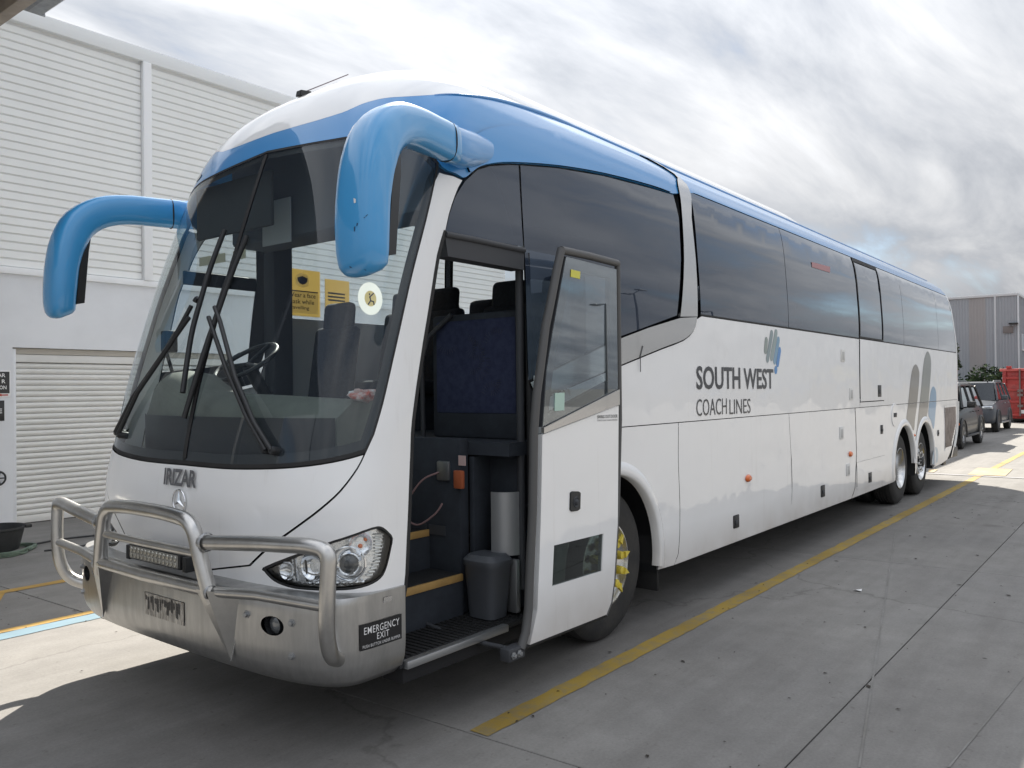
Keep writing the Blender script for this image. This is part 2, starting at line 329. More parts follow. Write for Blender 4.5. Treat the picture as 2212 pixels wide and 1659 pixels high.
def latheme(name, prof, seg=40, axis='y', deg=35, close=False):
    """prof: list of (axial, radius); spun about the local axis"""
    V = []; Fc = []; n = len(prof)
    for k in range(seg):
        a = 2*PI*k/seg; c, s = math.cos(a), math.sin(a)
        for (h, r) in prof:
            V.append({'y': (r*c, h, r*s), 'z': (r*c, r*s, h), 'x': (h, r*c, r*s)}[axis])
    for k in range(seg):
        for i in range(n-1): Fc.append((k*n+i, k*n+i+1, ((k+1) % seg)*n+i+1, ((k+1) % seg)*n+i))
        if close: Fc.append((k*n+n-1, k*n, ((k+1) % seg)*n, ((k+1) % seg)*n+n-1))
    me = mk(name, V, Fc); bm = bmesh.new(); bm.from_mesh(me); bmesh.ops.remove_doubles(bm, verts=bm.verts, dist=1e-5); bmesh.ops.recalc_face_normals(bm, faces=bm.faces); bm.to_mesh(me); bm.free()
    return smooth_angle(me, deg)
def loftme(name, secs, cap=True, deg=40, smooth=True):
    n = len(secs[0]); V = [p for s in secs for p in s]; Fc = []
    for i in range(len(secs)-1):
        for k in range(n): Fc.append((i*n+k, i*n+(k+1) % n, (i+1)*n+(k+1) % n, (i+1)*n+k))
    if cap: Fc.append(tuple(range(n))); Fc.append(tuple((len(secs)-1)*n+k for k in range(n)))
    me = mk(name, V, Fc); fixn(me)
    return smooth_angle(me, deg) if smooth else me
def prismme(name, poly, d0, d1, axis=1, bev=0):
    """polygon in the two other axes extruded along axis from d0 to d1"""
    def p3(p, d): return {0: (d, p[0], p[1]), 1: (p[0], d, p[1]), 2: (p[0], p[1], d)}[axis]
    n = len(poly); V = [p3(p, d0) for p in poly]+[p3(p, d1) for p in poly]
    Fc = [tuple(range(n)), tuple(range(2*n-1, n-1, -1))]+[(i, (i+1) % n, n+(i+1) % n, n+i) for i in range(n)]
    me = fixn(mk(name, V, Fc))
    if bev:
        bm = bmesh.new(); bm.from_mesh(me); bmesh.ops.bevel(bm, geom=bm.edges[:], offset=bev, segments=2, affect='EDGES'); bm.to_mesh(me); bm.free(); smooth_angle(me, 40)
    return me
def copy_tree(o, parent=None):
    c = o.copy(); COL.objects.link(c); c.parent = parent
    for ch in list(o.children): copy_tree(ch, c)
    return c
def text_pts(s, bold=0.0, align='LEFT', spacing=1.0, shear=0.0):
    cu = bpy.data.curves.new('t', 'FONT'); cu.body = s; cu.size = 1; cu.offset = bold; cu.resolution_u = 3; cu.space_character = spacing; cu.shear = shear; cu.align_x = align
    ob = bpy.data.objects.new('t', cu); COL.objects.link(ob)
    dg = bpy.context.evaluated_depsgraph_get(); me = bpy.data.meshes.new_from_object(ob.evaluated_get(dg))
    V = np.array([v.co[:2] for v in me.vertices]); Fc = [tuple(p.vertices) for p in me.polygons]
    bpy.data.objects.remove(ob); bpy.data.curves.remove(cu); bpy.data.meshes.remove(me)
    V -= V.min(0); V /= V.max(0)
    return V, Fc
def text_on(name, s, fn, m, parent, bold=0.0, spacing=1.0, shear=0.0, align='LEFT'):
    """flat lettering mapped by fn(u, v) -> 3-D point, u and v in 0..1 over the text's box"""
    V, Fc = text_pts(s, bold, align, spacing, shear)
    return link(name, mk(name, [fn(a, b) for a, b in V], Fc), m, parent)

# ------------------------------------------------------------------ ground
mat('grey_patch_paint', (.30, .30, .32), .8)
def ground():
    base = link('ground', mk('ground', [(-600, -600, -.014), (900, -600, -.014), (900, 900, -.014), (-600, 900, -.014)], [(0, 1, 2, 3)]), mat('yard_asphalt', (.075, .072, .068), .9, var=.3, vscale=.6))
    tag(base, kind='structure')
    xs = [3.13+5.55*i for i in range(-5, 13)]; ys = [-1.62+6.7*j for j in range(-7, 3)]
    sk = -.03   # the transverse joints run slightly askew to the coach
    k = 0
    for i in range(len(xs)-1):
        for j in range(len(ys)-1):
            y0, y1 = ys[j]+.004, ys[j+1]-.004
            f = lambda x, y: x + .004 + (y-1.2)*sk
            q = [(f(xs[i], y0), y0), (xs[i+1]-.004+(y0-1.2)*sk, y0), (xs[i+1]-.004+(y1-1.2)*sk, y1), (f(xs[i], y1), y1)]
            b = .004
            cx_ = sum(p[0] for p in q)/4; cy_ = sum(p[1] for p in q)/4
            V = [(p[0], p[1], -.012) for p in q]+[(p[0], p[1], -.003) for p in q]+[(p[0]+(b if p[0] < cx_ else -b), p[1]+(b if p[1] < cy_ else -b), 0) for p in q]
            Fc = [(8, 9, 10, 11)]+[(a, (a+1) % 4, 4+(a+1) % 4, 4+a) for a in range(4)]+[(4+a, 4+(a+1) % 4, 8+(a+1) % 4, 8+a) for a in range(4)]
            link('concrete_slab', mk('concrete_slab', V, Fc), CONC, base)
    # painted markings, each a worn sheet laid on the slabs
    def sheet(name, pts, m, z=.004):
        o = link(name, mk(name, [(p[0], p[1], z) for p in pts], [tuple(range(len(pts)))]), m, None); tag(o, kind='structure'); return o
    def ragged(x0, x1, ya, yb, step=.11, amp=.007):
        rnd = random.Random(3); n = max(1, int((x1-x0)/step))
        top = [(x0+(x1-x0)*i/n, yb+rnd.uniform(-amp, amp)) for i in range(n+1)]
        bot = [(x0+(x1-x0)*i/n, ya+rnd.uniform(-amp, amp)) for i in range(n+1)]
        return bot+top[::-1]
    def strip(name, x0, x1, ya, yb, m, z=.004):
        p = ragged(x0, x1, ya, yb); n = len(p)//2
        V = [(a, b, z) for a, b in p]; Fc = [(i, i+1, 2*n-2-i, 2*n-1-i) for i in range(n-1)]
        o = link(name, mk(name, V, Fc), m); tag(o, kind='structure'); return o
    strip('painted_line', 3.19, 60, -.315, -.185, YLINE)
    strip('painted_line', -8, 3.42, 3.52, 3.69, BLINE)
    strip('painted_line', 3.44, 16, 3.52, 3.69, BLINE)
    strip('painted_line', 1.0, 16, 3.705, 3.79, YHATCH)
    strip('painted_line', -8, 16, 5.02, 5.14, YHATCH)
    # yellow hatch bars between the two lines
    for x in (-4.5, -2.9, -1.3, .3, 1.35, 3.75, 5.35):
        w = .95 if x == 1.35 else .62
        sheet('hatch_bar', [(x, 3.795), (x+w, 3.795), (x+w+.62, 5.015), (x+.62, 5.015)], YHATCH)
    # second hatched bay beyond the coach's tail
    for q in ([(2090, 1026), (2172, 1029), (2188, 1014), (2112, 1011)], [(2007, 1014), (2026, 1015), (2017, 1021), (2005, 1020)]):
        sheet('hatch_bar', [tuple(hit(u, v, 2, 0)[:2]) for u, v in q], YPALE if q[0][0] < 2170 else MATS['grey_patch_paint'], z=.008)
    for (u0, v0, u1, v1, w) in ((1934, 1152, 1856, 1659, 4), (2212, 1462, 2049, 1659, 5)):
        n = 24; rnd = random.Random(int(u0)); L = []; R = []
        for i in range(n+1):
            t = i/n; u = u0+(u1-u0)*t; v = v0+(v1-v0)*t; ww = w*(.5+t)*rnd.uniform(.6, 1.2)*.5; L.append(hit(u-ww, v, 2, 0)); R.append(hit(u+ww, v, 2, 0))
        V = [(p[0], p[1], .004) for p in L+R]; o = link('faded_line', mk('faded_line', V, [(i, i+1, n+2+i, n+1+i) for i in range(n)]), SCUFF); tag(o, kind='structure')
    strip('painted_line', 17.86, 17.95, -9, 6, MATS['grey_patch_paint'], z=.012)
ground()

# ------------------------------------------------------------------ coach body surface
YC = 1.25
def pchip(xs, ys):
    xs = list(xs); ys = list(ys); n = len(xs); h = [xs[i+1]-xs[i] for i in range(n-1)]; d = [(ys[i+1]-ys[i])/h[i] for i in range(n-1)]
    m = [d[0]]+[0 if d[i-1]*d[i] <= 0 else 2*d[i-1]*d[i]/(d[i-1]+d[i]) for i in range(1, n-1)]+[d[-1]]
    def f(x):
        x = min(max(x, xs[0]), xs[-1]); i = 0
        while i < n-2 and x > xs[i+1]: i += 1
        t = (x-xs[i])/h[i]; t2 = t*t; t3 = t2*t
        return (2*t3-3*t2+1)*ys[i]+(t3-2*t2+t)*h[i]*m[i]+(-2*t3+3*t2)*ys[i+1]+(t3-t2)*h[i]*m[i+1]
    return f
ZT = 3.67
Ff = pchip([.3, .85, 1.18, 1.29, 1.378, 1.744, 2.2, 2.764, 3.22, 3.34, 3.45, 3.55, 3.62, 3.67], [2.44, 2.43, 2.43, 2.438, 2.449, 2.524, 2.658, 2.845, 3.007, 3.055, 3.115, 3.19, 3.265, 3.34])
Wf = pchip([.3, 2.3, 3.0, 3.25, 3.4, 3.5, 3.58, 3.64, 3.67], [1.28, 1.28, 1.252, 1.225, 1.185, 1.125, 1.045, .96, .89])
Df = pchip([.3, 1.0, 1.5, 3.0, 3.67], [.40, .40, .44, .46, .52])
Nf = pchip([.3, 1.0, 1.5, 3.0, 3.67], [3.2, 3.2, 2.8, 2.8, 2.5])
XEf = pchip([.3, .5, 1.0, 1.485, 2.36, 3.0, 3.4, 3.67], [16.3, 16.65, 17.1, 17.2, 17.2, 17.0, 16.8, 16.55])
LS = 14.0; AF = 2.6
def SP(a, z):
    F_, W_, D_, n = Ff(z), Wf(z), Df(z), Nf(z); X0 = F_+D_
    if a < 0: return np.array([X0+(-a)/LS*(XEf(z)-X0), YC-W_, z])
    if a > AF: return np.array([X0+(a-AF)/LS*(XEf(z)-X0), YC+W_, z])
    ph = a/AF*PI; c, s = math.cos(ph), math.sin(ph); r = (abs(c)**n+abs(s)**n)**(-1/n)
    return np.array([X0-D_*r*s, YC-W_*r*c, z])
def SN(a, z):
    e = .004; da = SP(a+e, z)-SP(a-e, z); dz = SP(a, min(z+e, ZT))-SP(a, max(z-e, .3))
    n = np.cross(dz, da); n /= np.linalg.norm(n)
    c = np.array([min(max(SP(a, z)[0], 4.2), 15.5), YC, min(z, 2.4)])
    return n if n @ (SP(a, z)-c) > 0 else -n
def side(x, z):                    # near side point -> surface parameter
    X0 = Ff(z)+Df(z)
    if x >= X0: return (-(x-X0)/(XEf(z)-X0)*LS, z)
    D_, n = Df(z), Nf(z); s = min((X0-x)/D_, 1.0); c = max(1-s**n, 0)**(1/n); return (math.atan2(s, c)/PI*AF, z)
def inside(p):
    x, y, z = p
    if z > ZT or z < .3: return False
    n = Nf(z); X0 = Ff(z)+Df(z); q = abs(y-YC)/Wf(z)
    return q < 1 if x >= X0 else (q**n+((X0-x)/Df(z))**n) < 1
def onbody(u, v):
    r = ray(u, v); t = 2.5
    while t < 22 and not inside(CAM+r*t): t += .02
    lo, hi = t-.02, t
    for _ in range(24):
        m = (lo+hi)/2
        if inside(CAM+r*m): hi = m
        else: lo = m
    x, y, z = CAM+r*hi; X0 = Ff(z)+Df(z)
    if x >= X0: return (-(x-X0)/(XEf(z)-X0)*LS, z) if y < YC else (AF+(x-X0)/(XEf(z)-X0)*LS, z)
    return (math.atan2((X0-x)/Df(z), (YC-y)/Wf(z))/PI*AF, z)
def mir(poly): return [(AF-a, z) for a, z in poly][::-1]
def densify(poly, d=.06, ds=.3):
    out = []; n = len(poly)
    for i in range(n):
        p, q = poly[i], poly[(i+1) % n]; L = math.hypot(q[0]-p[0], q[1]-p[1])
        dd = ds if (p[0] < -.6 and q[0] < -.6) or (p[0] > AF+.6 and q[0] > AF+.6) else d
        vert = abs(q[1]-p[1]); k = max(1, int(math.ceil(max(L/dd if dd == d else abs(q[0]-p[0])/dd, vert/.08))))
        for j in range(k): t = j/k; out.append((p[0]+(q[0]-p[0])*t, p[1]+(q[1]-p[1])*t))
    return out
def spl(pts, n=4, closed=False):
    """smooth curve through 2-D points"""
    P = [np.array(p, float) for p in pts]; m = len(P); out = []
    rng = range(m) if closed else range(m-1)
    for i in rng:
        g = (lambda k: P[k % m]) if closed else (lambda k: P[min(max(k, 0), m-1)])
        p0, p1, p2, p3 = g(i-1), g(i), g(i+1), g(i+2)
        for k in range(n):
            t = k/n; q = .5*((2*p1)+(-p0+p2)*t+(2*p0-5*p1+4*p2-p3)*t*t+(-p0+3*p1-3*p2+p3)*t**3); out.append((q[0], q[1]))
    if not closed: out.append(tuple(P[-1]))
    return out
def inpoly(p, poly):
    x, y = p; r = False; n = len(poly); j = n-1
    for i in range(n):
        xi, yi = poly[i]; xj, yj = poly[j]
        if (yi > y) != (yj > y) and x < (xj-xi)*(y-yi)/(yj-yi+1e-15)+xi: r = not r
        j = i
    return r
def inset(poly, d):
    n = len(poly); A = sum(poly[i][0]*poly[(i+1) % n][1]-poly[(i+1) % n][0]*poly[i][1] for i in range(n)); sg = 1 if A > 0 else -1; out = []
    for i in range(n):
        p, q, r = map(np.array, (poly[i-1], poly[i], poly[(i+1) % n])); a = q-p; b = r-q
        la, lb = np.linalg.norm(a), np.linalg.norm(b)
        if la < 1e-9 or lb < 1e-9: continue
        na = np.array([-a[1], a[0]])/la*sg; nb = np.array([-b[1], b[0]])/lb*sg; m = na+nb; k = max(1+na@nb, .35); dd = d(q) if callable(d) else d
        out.append(tuple(q+m/k*dd))
    return out
def panelme(name, poly, holes=(), off=0.0, thick=.012, g=.07, gs=(.45, .10), P=SP, N=SN, dens=True):
    loops = [densify(poly)]+[densify(h) for h in holes] if dens else [list(poly)]+[list(h) for h in holes]
    pts = []; edges = []
    for L in loops:
        s = len(pts); pts += L; edges += [(s+i, s+(i+1) % len(L)) for i in range(len(L))]
    nb = len(pts)
    a0, a1 = min(p[0] for p in loops[0]), max(p[0] for p in loops[0]); z0, z1 = min(p[1] for p in loops[0]), max(p[1] for p in loops[0])
    B = np.array(pts)
    xs = []; a = a0+g*.5
    while a < a1: xs.append(a); a += gs[0] if (a < -.8 or a > AF+.8) else g
    zs = np.arange(z0+g*.5, z1, g)
    for a in xs:
        for z in zs:
            dd = B-np.array((a, z)); side_ = a < -.8 or a > AF+.8
            if side_: dd = dd*np.array([.35, 1])
            if (dd**2).sum(1).min() < (g*.45)**2: continue
            if inpoly((a, z), loops[0]) and not any(inpoly((a, z), h) for h in loops[1:]): pts.append((a, z))
    r = delaunay_2d_cdt([Vector(p) for p in pts], edges, [], 0, 1e-6)
    V2 = [tuple(v) for v in r[0]]; F2 = []
    for f in r[2]:
        c = (sum(V2[i][0] for i in f)/3, sum(V2[i][1] for i in f)/3)
        if inpoly(c, loops[0]) and not any(inpoly(c, h) for h in loops[1:]): F2.append(f)
    V = []; NN = []
    for a, z in V2:
        n = N(a, z); V.append(P(a, z)+n*off); NN.append(n)
    faces = []
    for f in F2:
        p = [V[i] for i in f]; n = np.cross(p[1]-p[0], p[2]-p[0])
        faces.append(tuple(f) if n @ NN[f[0]] > 0 else tuple(f[::-1]))
    if thick:
        for L in loops:
            k = len(L); s = len(V)
            for (a, z) in L:
                n = N(a, z); p = P(a, z)+n*off; V.append(p); V.append(p-n*thick); NN.append(n); NN.append(n)
            for i in range(k):
                j = (i+1) % k; t = V[s+2*j]-V[s+2*i]; t = t/(np.linalg.norm(t)+1e-12)
                faces.append((s+2*i, s+2*j, s+2*j+1, s+2*i+1))
            for i in range(k):
                t = V[s+2*((i+1) % k)]-V[s+2*((i-1) % k)]; n = np.cross(t/(np.linalg.norm(t)+1e-12), NN[s+2*i])
                NN[s+2*i] = n; NN[s+2*i+1] = n
    return mk(name, V, faces, normals=NN)
def panel(name, poly, m, parent, holes=(), **k): return link(name, panelme(name, poly, holes, **k), m, parent)

coach = empty('coach', (9.0, YC, 0))
tag(coach, 'white and blue coach with open front door and aluminium bull bar', 'coach')
OB = onbody
# ---- traced boundaries (near half), in surface coordinates
ws_top = [OB(*p) for p in [(577, 327), (650, 313), (720, 301), (790, 291), (860, 296), (915, 318)]]; ws_top[0] = (AF/2, ws_top[0][1])
ws_side = [OB(*p) for p in [(946, 352), (940, 390), (920, 478), (900, 555), (884, 620), (862, 720), (844, 800), (827, 873), (808, 938)]]
ws_bot = [OB(*p) for p in [(789, 974), (720, 992), (640, 1003), (561, 1007), (482, 1006), (403, 999)]]; ws_bot[-1] = (AF/2, ws_bot[-1][1])
half = spl(ws_top, 3)+spl(ws_side, 2)+spl(ws_bot, 3)
ws_near = half
ws_full = half + mir(half)[1:-1]
# windscreen: two panes split on the centre line, black printed border behind the glass, rubber seal round it
wsE = empty('windscreen', (2.6, YC, 1.4), coach)
gap = [(a-.006 if a > AF/2-.006 else a, z) for a, z in inset(half, .008)]
near_pane = [(min(a, AF/2-.005), z) for a, z in gap]
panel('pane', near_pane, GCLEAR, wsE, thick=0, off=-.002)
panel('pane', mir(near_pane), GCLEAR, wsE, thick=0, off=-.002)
def bw(q): return .045 if q[1] > 2.9 else (.075 if q[1] > 1.52 else .06)
panel('printed_border', inset(ws_full, .004), BLACK, wsE, holes=[inset(ws_full, bw)], thick=0, off=-.010)
panel('seal', inset(ws_full, -.010), RUBBER, wsE, holes=[inset(ws_full, .010)], thick=.01, off=-.001)
panel('centre_joint', [(AF/2-.011, ws_top[0][1]-.02), (AF/2+.011, ws_top[0][1]-.02), (AF/2+.011, ws_bot[-1][1]+.02), (AF/2-.011, ws_bot[-1][1]+.02)], RUBBER, wsE, thick=.008, off=.001)

# ---- blue cove and brow: the whole band from the glass to the roof shoulder
top_dark = [OB(*p) for p in [(961, 497), (970, 460), (982, 423), (1004, 387), (1031, 364), (1057, 356), (1104, 353), (1204, 360), (1304, 377), (1404, 403), (1452, 419)]]
brow = spl(ws_top, 3)+[OB(*p) for p in [(946, 350), (955, 362), (968, 370), (985, 376), (1003, 386)]]
zc = 3.395
covs = brow + spl(top_dark[3:], 3)[1:] + [side(x, zc) for x in (6.4, 8, 10, 12, 14, 16)] + [side(XEf(zc)-.01, zc)]
white_px = [(497, 313), (560, 296), (620, 278), (680, 263), (737, 247), (794, 222), (830, 214), (870, 211)]
wb = sorted([OB(*p) for p in white_px]); wb = [p for p in wb if .05 < p[0] < AF and p[1] < 3.665]
wbn = sorted([p for p in wb if p[0] <= AF/2]); 
print('white boundary', [(round(a, 2), round(z, 3)) for a, z in wb])
covb = sorted(covs)
def interp(L, a):
    if a <= L[0][0]: return L[0][1]
    for p, q in zip(L, L[1:]):
        if p[0] <= a <= q[0]: return p[1]+(q[1]-p[1])*(a-p[0])/max(q[0]-p[0], 1e-9)
    return L[-1][1]
def zlow(a): return interp(covb, a if a <= AF/2 else AF-a)+.004
_wl = [(-20, ZT), (-1.5, ZT), (-1.0, 3.63), (-.51, 3.568), (-.19, 3.512), (.06, 3.452), (.25, 3.424), (.36, 3.410), (.45, 3.396), (.56, 3.390), (.70, 3.396), (.79, 3.385), (.90, 3.348), (1.04, 3.338), (AF/2, 3.345)]
_wf = pchip([p[0] for p in _wl], [p[1] for p in _wl])
def zsplit(a): return _wf(a if a <= AF/2 else AF-a)
def band(name, f0, f1, m, cols, rows, skirt=True):
    V = []; NN = []; Fc = []; n = rows+1
    for a in cols:
        z0, z1 = f0(a), max(f1(a), f0(a)+.002)
        for k in range(n):
            z = z0+(z1-z0)*(k/rows); V.append(SP(a, z)); NN.append(SN(a, z))
    for i in range(len(cols)-1):
        for k in range(rows):
            f = (i*n+k, i*n+k+1, (i+1)*n+k+1, (i+1)*n+k); nn = np.cross(V[f[1]]-V[f[0]], V[f[3]]-V[f[0]]); Fc.append(f if nn @ NN[f[0]] > 0 else f[::-1])
    if skirt:
        st = len(V)
        for a in cols: z = f0(a); N_ = SN(a, z); V.append(SP(a, z)); V.append(SP(a, z)-N_*.02); NN += [np.array([0, 0, -1.0])]*2
        for i in range(len(cols)-1): Fc.append((st+2*i, st+2*i+2, st+2*i+3, st+2*i+1))
    return link(name, mk(name, V, Fc, normals=NN), m, coach)
aR = side(XEf(3.4)-.01, 3.4)[0]
cols = list(np.linspace(aR, -3.2, 24))+list(np.linspace(-3.1, -.3, 48))+list(np.linspace(-.26, .5, 40))+list(np.linspace(.52, AF/2, 32))
cols = cols+[AF-a for a in cols[:-1]][::-1]
band('roof_cove', zlow, zsplit, BLUE, cols, 14)
band('dome_front', lambda a: zsplit(a)+.001, lambda a: ZT, WHITE, [a for a in cols if -1.55 < a < AF+1.55], 8, skirt=False)
crease = [OB(*p) for p in [(1012, 300), (1040, 284), (1075, 275), (1120, 274), (1200, 287), (1280, 309), (1350, 337), (1400, 360), (1442, 388)]]
low_e = [OB(*p) for p in [(1446, 416), (1404, 401), (1304, 375), (1204, 358), (1104, 351), (1057, 354), (1031, 361), (1012, 372), (1004, 340)]]
panel('cove_overlay', spl(crease, 3)+spl(low_e, 3), BLUE, coach, off=.014, thick=.016, g=.05, gs=(.12, .05))
tube('crest_highlight_lip', [Vector(SP(a, min(zsplit(a), 3.655)-.004)+SN(a, min(zsplit(a), 3.655)-.004)*.004) for a in list(np.linspace(side(16.4, 3.655)[0], -1.6, 40))+list(np.linspace(-1.5, .42, 50))], .015, BLUE, coach, seg=8, radii=[.015]*60+[.015*(1-i/30)+.001 for i in range(30)])  # raised lip added along the roof crest to draw a highlight line
# ---- roof sheet between the shoulders and the white roof pod
def roofsheet():
    V = []; Fc = []; xs = np.linspace(3.9, XEf(ZT)-.02, 40); nn = 14
    for x in xs:
        for k in range(nn+1):
            q = -1+2*k/nn; W_ = .90; V.append((x, YC+q*W_, 3.668+.05*(1-q*q)))
    for i in range(len(xs)-1):
        for k in range(nn): Fc.append((i*(nn+1)+k, (i+1)*(nn+1)+k, (i+1)*(nn+1)+k+1, i*(nn+1)+k+1))
    me = mk('roof_panel', V, Fc, smooth=True); fixn(me); link('roof_panel', me, WHITE, coach)
roofsheet()
def pod():
    Fd = pchip([3.38, 3.5, 3.6, 3.66, 3.74, 3.81, 3.87, 3.92, 3.945, 3.955], [3.10, 3.19, 3.28, 3.345, 3.45, 3.59, 3.77, 4.02, 4.3, 4.9])
    Wd = pchip([3.38, 3.70, 3.76, 3.82, 3.88, 3.93, 3.955], [.93, .88, .83, .75, .62, .44, .1])
    Ed = pchip([3.38, 3.68, 3.80, 3.90, 3.955], [10.9, 10.5, 10.2, 9.9, 9.3])
    zs = np.concatenate([np.linspace(3.38, 3.85, 16), np.linspace(3.865, 3.955, 12)]); ph = np.linspace(0, PI, 49); V = []; Fc = []
    ring = []
    for z in zs:
        row = []
        D = .95; X0 = Fd(z)+D; n = 2.5
        X0 = min(X0, 5.9); D = X0-Fd(z)
        for p in ph:
            c, s = math.cos(p), math.sin(p); r = (abs(c)**n+abs(s)**n)**(-1/n); row.append((X0-D*r*s, YC-Wd(z)*r*c, z))
        for x in np.linspace(X0, Ed(z)-.6, 10)[1:]: row.append((x, YC+Wd(z), z))
        E0 = Ed(z)-.6
        for p in np.linspace(0, PI, 17)[1:-1]: row.append((E0+.6*math.sin(p), YC+Wd(z)*math.cos(p), z))
        for x in np.linspace(E0, X0, 10)[:-1]: row.append((x, YC-Wd(z), z))
        ring.append(row)
    n = len(ring[0]); V = [p for r in ring for p in r]
    for i in range(len(ring)-1):
        for k in range(n): Fc.append((i*n+k, i*n+(k+1) % n, (i+1)*n+(k+1) % n, (i+1)*n+k))
    Fc.append(tuple((len(ring)-1)*n+k for k in range(n)))
    me = mk('roof_pod', V, Fc, smooth=True); fixn(me); o = link('roof_pod', me, WHITE, coach)
    # aerial on the dome
    a = empty('aerial', tuple(hit(655, 203, 1, 1.45)), coach); A = Vector(hit(655, 203, 1, 1.45)); B = Vector(hit(752, 161, 1, 1.45))
    link('aerial_base', prismme('aerial_base', [(A.x-.05, A.z-.03), (A.x+.06, A.z-.01), (A.x+.05, A.z+.025), (A.x-.04, A.z+.012)], 1.42, 1.47, 1, .004), BLACK, a)
    tube('whip', [A+Vector((0, 0, .01)), B], .004, mat('aerial_whip', (.12, .09, .11), .5), a, seg=6)
    return o
pod()

# ---- front fairing: near pillar, headlight band and far pillar in one skin; nose panel let into it
door_front = [(1000, 389), (982, 425), (970, 462), (962, 499), (947, 553), (934, 636), (917, 740), (904, 826), (896, 886), (891, 936), (888, 1020), (885, 1106), (879, 1239), (873, 1290)]
df = [OB(*p) for p in door_front]
df.append((side(2.87, .62)[0], .62))
seam = [(789, 979), (772, 1013), (736, 1061), (692, 1101), (647, 1135), (585, 1180), (540, 1222)]
sm = spl([OB(*p) for p in seam], 3); zs_end = sm[-1][1]
seam_half = sm + [(AF/2, .76)]
pil_in = [p for p in spl(ws_side, 2)]+[OB(797, 962)]
pil_top = [OB(*p) for p in [(949, 372), (962, 376), (980, 380)]]
near_out = pil_top + spl(df, 2)                                  # pillar top -> down the door edge
near_in = [p for p in pil_in if p[1] < pil_top[0][1]-.01]
fair = near_out + [(AF/2, .62)] + [(AF-a, z) for a, z in near_out][::-1]
inner = [(AF-a, z) for a, z in near_in] + [(AF-a, z) for a, z in seam_half[1:-1]] + [seam_half[-1]] + seam_half[1:-1][::-1] + near_in[::-1]
fair_poly = fair + inner
hl_px = [(130, 680), (520, 520), (910, 385), (1170, 283), (1580, 145), (1790, 82), (1880, 102), (1960, 170), (2018, 255), (1990, 420), (1940, 640), (1880, 790), (1790, 880), (1650, 950), (1440, 1000), (1200, 1015), (900, 1015), (600, 990), (420, 940), (290, 880), (200, 800), (150, 740)]
hl = spl([OB(548.6+x*.14881, 1124.6+y*.14881) for x, y in hl_px], 2, closed=True)
panel('front_fairing', inset(fair_poly, .003), WHITE, coach, holes=[hl, mir(hl)], thick=.014, g=.055)
nose = spl(ws_bot, 3) + [(AF-a, z) for a, z in spl(ws_bot, 3)][::-1][1:]
nose = [(a, z-.012) for a, z in nose] + [(AF-a, z) for a, z in seam_half[1:-1]] + [seam_half[-1]] + seam_half[1:-1][::-1]
panel('nose_panel', inset(nose, .006), WHITE, coach, thick=.014, g=.055, off=.002)
# dark backing behind the seams
panel('front_backing', inset(nose, -.05), BLACK, coach, thick=0, off=-.03, g=.1)

# ---- headlamps
def headlamp(poly, flip):
    h = empty('headlight', tuple(SP(*poly[0])), coach)
    panel('bezel', inset(poly, .002), BLACK, h, holes=[inset(poly, .012)], thick=.045, off=-.002)
    P_in = inset(poly, .011)
    HM = mat('headlight_reflector', (.86, .87, .89), .20, .92, bump=.8, bscale=24)
    panel('reflector', P_in, HM, h, thick=0, off=-.040, g=.03)
    panel('lens_cover', inset(poly, .016), GLAMP, h, thick=0, off=-.006)
    def at(u, v, off):
        a, z = OB(548.6+u*.14881, 1124.6+v*.14881)
        if flip: a = AF-a
        n = SN(a, z); return Vector(SP(a, z)+n*off), Vector(n)
    def bowl(name, u, v, r, off, m, prof):
        p, n = at(u, v, off); me = latheme(name, prof, 28, 'z', 45); q = n.to_track_quat('Z', 'Y').to_euler()
        return link(name, me, m, h, loc=tuple(p), rot=tuple(q), scale=(r, r, r))
    br = [(.40, 1.02), (.42, .95), (.25, .82), (.08, .55), (.03, .25), (.02, .0)]
    bowl('low_beam_reflector', 1360, 640, .085, -.050, CHROME, br)
    bowl('projector_lens', 1370, 645, .042, -.028, mat('projector_glass', (.05, .055, .06), .03, coat=1), [(-.5, 1.25), (.1, 1.25), (.12, 1.0), (.35, .8), (.55, .4), (.6, 0)])
    bowl('projector_ring', 1370, 645, .046, -.025, CHROME, [(-.4, 1.0), (.15, 1.0), (.2, 1.12), (.15, 1.24), (-.4, 1.24)])
    bowl('high_beam_reflector', 820, 680, .070, -.045, CHROME, br)
    bowl('position_reflector', 430, 740, .048, -.04, CHROME, br)
    bowl('indicator_bowl', 1560, 350, .058, -.045, HM, br)
    for u, v in ((1560, 390), (1660, 285)): bowl('amber_bulb', u, v, .012, -.045, AMBER, [(-1, .7), (.3, 1), (.8, .7), (1.1, 0)])
    for u in (500, 690, 930):
        a, n = at(u, 520+.1*u, -.03); b, _ = at(u+30, 900, -.03); tube('reflector_rib', [a, b], .006, CHROME if u != 690 else BLACK, h, seg=6)
    for k in range(13):                                             # ribbed outer strip
        a, n = at(1800, 215+k*50, -.03); b, _ = at(1935-k*7, 205+k*50, -.03)
        if k > 8: a, n = at(1800-(k-8)*35, 215+k*50, -.03); b, _ = at(1890-(k-8)*32, 205+k*50, -.03)
        tube('ribbed_reflector', [a, b], .0045, mat('ribbed_lens', (.85, .84, .80), .2, .3), h, seg=6)
    for k in range(9):                                              # row of small lamps along the lower edge
        u = 760+k*105; p, n = at(u, 925-(.06*max(0, k-4)*60), -.03)
        link('lamp_bead', latheme('lamp_bead', [(-.6, .9), (.2, 1), (.7, .6), (.9, 0)], 8, 'z'), CHROME, h, loc=tuple(p), rot=tuple(n.to_track_quat('Z', 'Y').to_euler()), scale=(.011, .011, .011))
headlamp(hl, False); headlamp(mir(hl), True)
